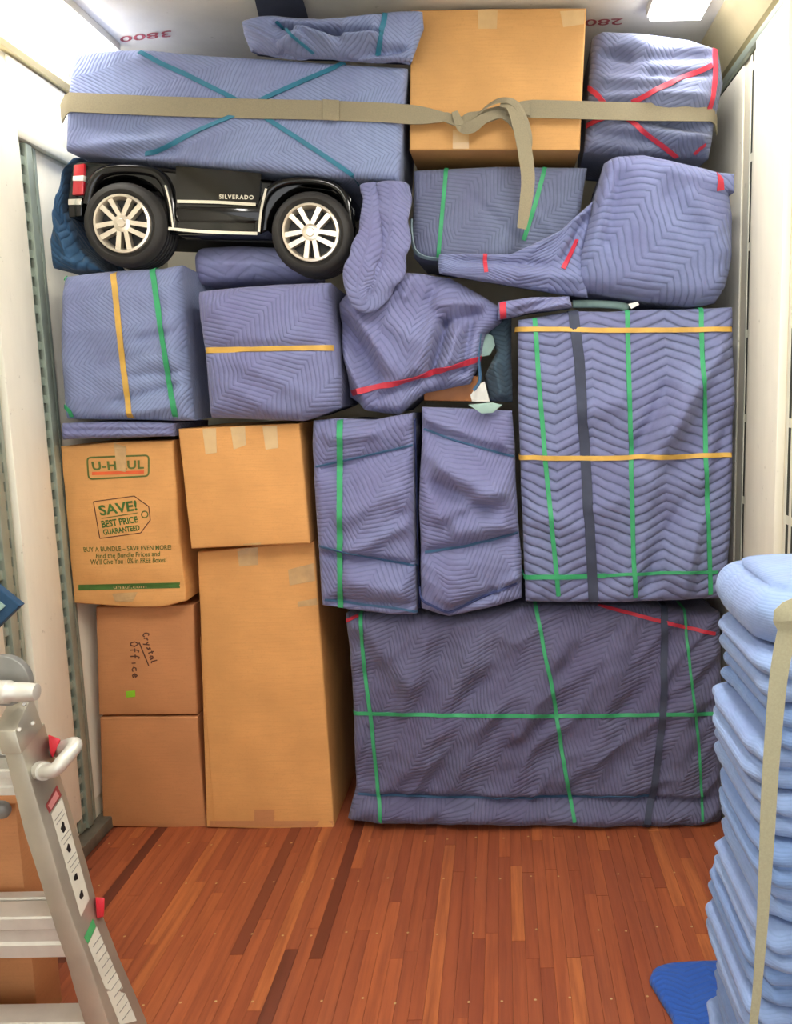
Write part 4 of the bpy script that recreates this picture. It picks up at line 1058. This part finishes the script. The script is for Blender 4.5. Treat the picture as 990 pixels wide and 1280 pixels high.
# ================================================================== STACK OF FOLDED PADS AT THE RIGHT
SX0, SX1, SY0, SY1 = 0.462, 0.85, 1.43, 1.83
def pad_stack():
    rs = random.Random(11)
    n = 15; top = 1.30; th = top/n
    for k in range(n):
        z0 = k*th
        last = k == n-1
        ox, oy = rs.choice((-0.010, -0.002, 0.008))+rs.uniform(-0.005, 0.005), rs.uniform(-0.016, 0.016)
        a0, a1, b0, b1 = SX0+ox, SX1 + rs.uniform(-0.02, 0.0), SY0+oy, SY1+oy+rs.uniform(-0.02, 0.02)
        if last: a0 -= 0.005; b1 += 0.01
        cx, cy = (a0+a1)/2, (b0+b1)/2; hx, hy = (a1-a0)/2, (b1-b0)/2
        N = 96
        ang = np.linspace(0, 2*PI, N, endpoint=False)
        ex = 0.5 if last else 0.24
        ux = np.sign(np.cos(ang))*np.abs(np.cos(ang))**ex; uy = np.sign(np.sin(ang))*np.abs(np.sin(ang))**ex
        lobes = 1 if last else 2
        per = np.cumsum(np.hypot(np.diff(ux*hx, append=ux[0]*hx), np.diff(uy*hy, append=uy[0]*hy)))
        V = []; UV = []; rows = []
        prof = []
        for j in range(33):
            f = j/32
            lob = abs(math.sin(PI*f*lobes))**0.5
            prof.append(((0.024 if not last else 0.05)*(1-lob), f))
        H = th*(1.0 if not last else 1.25)
        for j, (ins, f) in enumerate(prof):
            wob = 0.008*fbm(np.cos(ang)*1.6+f+k*9, np.sin(ang)*1.6+k*5, 70+k, 2) + 0.0012*fbm(per*25, per*0+f*3+k, 71+k, 1)
            zz = z0 + 0.0015 + f*(H-0.003) + 0.0022*fbm(np.cos(ang)*2, np.sin(ang)*2+k, 80+k, 2)*(0 if j in (0, 32) else 1)
            rr = np.stack([cx + ux*(hx-ins+wob), cy + uy*(hy-ins+wob), zz], -1)
            V.append(rr); UV.append(np.stack([per, np.full(N, f*H*2.2)], -1))
        # cap rows: closing dome
        for sc_, dz in ((0.9, 0.006), (0.72, 0.011), (0.5, 0.014), (0.25, 0.016)):
            d = dz if last else dz*0.1
            rr = np.stack([cx + ux*(hx-0.03)*sc_, cy + uy*(hy-0.03)*sc_, np.full(N, z0+H-0.0015+d*(1.4 if last else 1))], -1)
            V.append(rr); UV.append(np.stack([rr[:, 0]*1.0, rr[:, 1]], -1))
        R_ = len(V); F = []
        for j in range(R_-1):
            for i in range(N): F.append((j*N+i, j*N+(i+1) % N, (j+1)*N+(i+1) % N, (j+1)*N+i))
        F.append(tuple(range(N))[::-1]); F.append(tuple((R_-1)*N+i for i in range(N)))
        words = ['lowest', 'second', 'third', 'fourth', 'fifth', 'sixth', 'seventh', 'eighth', 'ninth', 'tenth', 'eleventh', 'twelfth', 'thirteenth']
        lab = ('folded light blue moving pad, topmost of the stack at the right wall' if last else
               'folded light blue moving pad directly under the topmost of the stack' if k == n-2 else
               'folded blue moving pad, lowest of the tall stack' if k == 0 else
               'folded blue moving pad, %s from the bottom of the tall stack' % words[k])
        o = link('folded_pad', np.concatenate(V), F, M['quilt_stack'] if k % 3 else M['quilt_stack2'], None, True, None, loc=(cx, cy, z0), uv=np.concatenate(UV))
        tag(o, lab, 'blanket', 'folded moving pads stacked at the right wall')
pad_stack()
# strap round the stack
ss = thing('stack_strap', (0.6, 1.48, 0.9), 'cream webbing strap running down the near corner of the pad stack', 'strap')
P = smooth_path([(0.86, 1.56, 1.36), (0.80, 1.48, 1.355)] + [tuple(at(x, y, 1.39)) for x, y in ((998, 758), (984, 790), (974, 840), (968, 900), (962, 980), (958, 1060), (953, 1150), (946, 1240), (938, 1330))] + [(0.43, 1.40, 0.02)], 6)
k = len(P); W_ = [float(np.interp(i/(k-1), [0, .2, .35, .6, .8, 1], [0.034, 0.034, 0.03, 0.026, 0.016, 0.012])) for i in range(k)]
strip('webbing', P, [(-0.15, -0.6, 0.9)]*6+[(-0.25, -1, 0.15)]*(k-6), W_, M['web_pale'], ss, 0.004, 0)
# royal blue pad on the floor behind the stack
fp = [(812, 1220), (818, 1209), (834, 1203), (870, 1200), (930, 1199), (990, 1201), (1010, 1250), (1000, 1296), (860, 1290), (838, 1262)]
pts = [atz(x, y, 0.03) for x, y in fp]
cenp = sum(pts, Vector())/len(pts)
V = []; F = []; UV = []
m = 60
cl = smooth_path(pts + [pts[0]], 6)[:-1]; m = len(cl)
for sc_, z in ((0.97, 0.001), (1.0, 0.006), (1.005, 0.016), (0.99, 0.026), (0.95, 0.031), (0.8, 0.033), (0.5, 0.034), (0.2, 0.034)):
    for p in cl:
        q = cenp + (p-cenp)*sc_; V.append((q.x, q.y, z)); UV.append((q.x, q.y))
for j in range(7):
    for i in range(m): F.append((j*m+i, j*m+(i+1) % m, (j+1)*m+(i+1) % m, (j+1)*m+i))
F.append(tuple(range(m))[::-1]); F.append(tuple(7*m+i for i in range(m)))
o = link('floor_pad', V, F, M['quilt_royal'], None, True, None, loc=(cenp.x, cenp.y, 0), uv=UV)
tag(o, 'royal blue pad lying flat on the floor behind the stack', 'blanket')

# ================================================================== LADDER AT THE LEFT
YA, YD = 1.9, 0.125
ld = thing('ladder', (-1.2, 2.0, 0), 'aluminium folding ladder with warning labels and red levers', 'ladder')
ST = [(930, 2, 25, 59), (942, 5, 28, 62), (1042, 30, 58, 92), (1116, 54, 79, 113), (1160, 68, 94, 124), (1197, 81, 109, 138), (1240, 93, 123, 154), (1280, 105, 136, 171), (1322, 117, 150, 188)]
def rail(dx=0.0, mirror=False):
    V = []; F = []
    for y, l, m_, r_ in ST:
        a = at(l, y, YA); b = at(m_, y, YA); c = at(r_, y, YA+YD); c.z = b.z; c.x = c.x
        a.z = b.z
        c = Vector((b.x + (c.x-b.x), YA+YD, b.z)); d = Vector((c.x-(b.x-a.x), YA+YD, b.z))
        q = [a, b, c, d]
        V += [Vector((p.x+dx, p.y, max(p.z, 0.0))) for p in q]
    n = len(ST)
    # ground it
    for i in range(4):
        V.append(Vector((V[4*(n-1)+i].x + 0.01, V[4*(n-1)+i].y, 0.0)))
    n += 1
    for i in range(n-1):
        for k in range(4): F.append((4*i+k, 4*i+(k+1) % 4, 4*(i+1)+(k+1) % 4, 4*(i+1)+k))
    F += [(3, 2, 1, 0), tuple(4*(n-1)+k for k in range(4))]
    bm = bmesh.new(); vs = [bm.verts.new(v) for v in V]
    for f in F: bm.faces.new([vs[i] for i in f])
    bmesh.ops.recalc_face_normals(bm, faces=bm.faces[:])
    es = [e for e in bm.edges if abs(e.verts[0].co.z-e.verts[1].co.z) > 0.01]
    bmesh.ops.bevel(bm, geom=es, offset=0.005, segments=2, affect='EDGES', profile=0.5)
    bv = BVHTree.FromBMesh(bm)
    return frombm('side_rail', bm, M['alu'], ld, True, 30), bv
_, bvr = rail()
rail(-0.40)
def rung(y0, y1, Y, d, xr, z_bead=True):
    """flat-topped rung between pixel rows y0..y1 running left from pixel xr"""
    b = at(xr, y1, Y); a = at(xr, y0, Y)
    x0 = b.x - 0.40; x1 = b.x
    h = a.z-b.z
    pr = [(0, b.z), (0, b.z+h*0.3), (0.006, b.z+h*0.36), (0.006, b.z+h*0.64), (0, b.z+h*0.7), (0, a.z-0.004), (0.004, a.z), (d, a.z), (d, b.z)]
    return poly_prism('rung', [Vector((x0, Y+p, z)) for p, z in pr], (x1-x0, 0, 0), M['alu_white'], ld)
rung(1146, 1196, YA+0.02, 0.07, 90); rung(1122, 1143, YA+0.10, 0.03, 84)
rung(962, 994, YA+0.02, 0.07, 24); rung(941, 953, YA+0.10, 0.03, 20)
rung(1278, 1320, YA+0.02, 0.07, 124)
# hinge block at the top of the rail
hull('hinge_block', [at(x, y, YA-0.004) for x, y in ((-8, 914), (19, 914), (27, 943), (2, 943))] + [at(x, y, YA+0.10) for x, y in ((54, 908), (40, 868), (14, 870), (20, 912))], M['alu'], ld, 0.003)
for x, y in ((30, 880), (24, 912), (41, 904), (31, 934)):
    c = at(x, y, YA+(0.0 if x < 28 else 0.05))
    d, nrm = ray(x, y).normalized(), None
    tube('rivet', [c-d*0.022, c-d*0.034], [0.006, 0.004], M['alu_white'], ld, 8)
tt = [at(x, 865, YA-0.005) for x in (-190, -100, 10, 12, 14, 30, 40, 46, 47)]
tube('hinge_tube', tt, [0.027, 0.027, 0.027, 0.027, 0.023, 0.023, 0.021, 0.019, 0.014], M['alu_white'], ld, 20)
c = at(4, 852, YA+0.04)
poly_prism('hinge_disc', [c+Vector((0.062*math.cos(a), 0, 0.062*math.sin(a))) for a in np.linspace(0, 2*PI, 28, endpoint=False)], (0, 0.02, 0), M['steel'], ld, 0.003)['label'] = 'dark grey hinge plate'
hp = smooth_path([at(46, 962, YA+0.05), at(60, 964, YA-0.0), at(70, 961, YA-0.01), at(80, 950, YA+0.0), at(93, 934, YA+0.03), at(90, 930, YA+0.05), at(70, 938, YA+0.12)], 6)
tube('lock_handle', hp, [0.017]*len(hp), M['alu_white'], ld, 14)
tube('collar', [at(50, 963, YA+0.03), at(56, 964, YA+0.012)], 0.022, M['alu_white'], ld, 14)
hull('lever', [at(x, y, YA+d) for x, y in ((60, 918), (76, 924), (66, 948), (62, 940)) for d in (0.07, 0.12)], M['red_plastic'], ld, 0.003)['label'] = 'red lever'
hull('lever', [at(x, y, YA+d) for x, y in ((119, 1121), (131, 1122), (130, 1146), (121, 1148)) for d in (0.09, 0.13)], M['red_plastic'], ld, 0.003)['label'] = 'red lever'
c = at(2, 1012, YA+0.12)
bm = bmesh.new(); bmesh.ops.create_uvsphere(bm, u_segments=16, v_segments=10, radius=0.024, matrix=Matrix.Translation(c) @ Matrix.Scale(0.7, 4, (0, 1, 0)))
frombm('knob', bm, M['steel'], ld, True)
# stickers on the side face of the rail
patch('warning_label', ((64, 1018), (77, 996), (112, 1124), (101, 1146)), bvr, M['label'], ld, 8, 0.001)['label'] = 'white instruction label'
patch('warning_label', ((57, 1007), (71, 981), (77, 994), (62, 1017)), bvr, M['label_red'], ld, 3, 0.001)['label'] = 'red warning label'
patch('label_print', ((60, 1007), (70, 988), (74, 995), (64, 1012)), bvr, M['label_pink'], ld, 2, 0.002)
for x, y, w, h in ((79, 1034, 3.5, 6), (86, 1060, 3.2, 5), (95, 1096, 3, 5.5), (102, 1118, 3, 6)):
    P = [(x+w*0.8*math.cos(a)*(1+0.3*math.sin(3*a)), y+h*math.sin(a)*(1+0.25*math.cos(2*a+x))) for a in np.linspace(0, 2*PI, 14, endpoint=False)]
    print_px('pictogram', P, [tuple(range(14))], bvr, M['black_flat'], ld, 0.002)
for (x, y) in ((70, 1021), (72, 1026), (78, 1046), (81, 1051), (86, 1074), (89, 1080), (91, 1086)):
    band('label_print', [(x-2, y+5), (x+8, y-9)], bvr, 0.002, M['label_grey'], ld, thick=0.0004, lift=0.0014, step=3)
patch('warning_label', ((105, 1172), (116, 1148), (120, 1158), (110, 1180)), bvr, M['label_green'], ld, 3, 0.001)['label'] = 'green label'
patch('warning_label', ((110, 1181), (121, 1158), (171, 1276), (150, 1281)), bvr, M['label'], ld, 8, 0.001)['label'] = 'long white text label'
for f in np.linspace(0.06, 0.9, 11):
    x = 116+(160-116)*f; y = 1170+(1279-1170)*f
    band('label_print', [(x-3, y+7), (x+7, y-7)], bvr, 0.002, M['label_grey'], ld, thick=0.0004, lift=0.0014, step=3)

# cardboard box behind the ladder
box_l = thing('cardboard_box', (-1.40, 2.12, 0), 'dim brown cardboard box on the floor behind the ladder', 'box', 'cardboard boxes in the load')
zt = at(8, 1006, 2.06).z
bx1 = at(40, 1200, 2.06).x
box('carton', (-1.56, 2.06, 0.002), (bx1, 2.18, zt), M['card_dull'], box_l, 0.004)
box('flap', (-1.56, 2.059, zt), (bx1, 2.12, zt+0.004), M['card_dull'], box_l, 0.001)

# corner of a folded pad hanging on the left wall
hb = thing('hanging_pad', (XL+0.05, 2.3, 1.2), 'navy-bound moving pad with pale lining, its corner at the left edge', 'blanket')
cp = [at(x, y, 2.42) for x, y in ((25, 757), (-56, 692), (-66, 692), (-66, 836), (-56, 836))]
poly_prism('pad', cp, (0.0, 0.025, 0.0), M['quilt_teal'], hb, 0.006)
ci = [at(x, y, 2.42) for x, y in ((8, 757), (-58, 708), (-58, 816))]
poly_prism('lining', ci, (0, -0.006, 0), M['lining'], hb, 0.002)['label'] = 'pale teal lining'
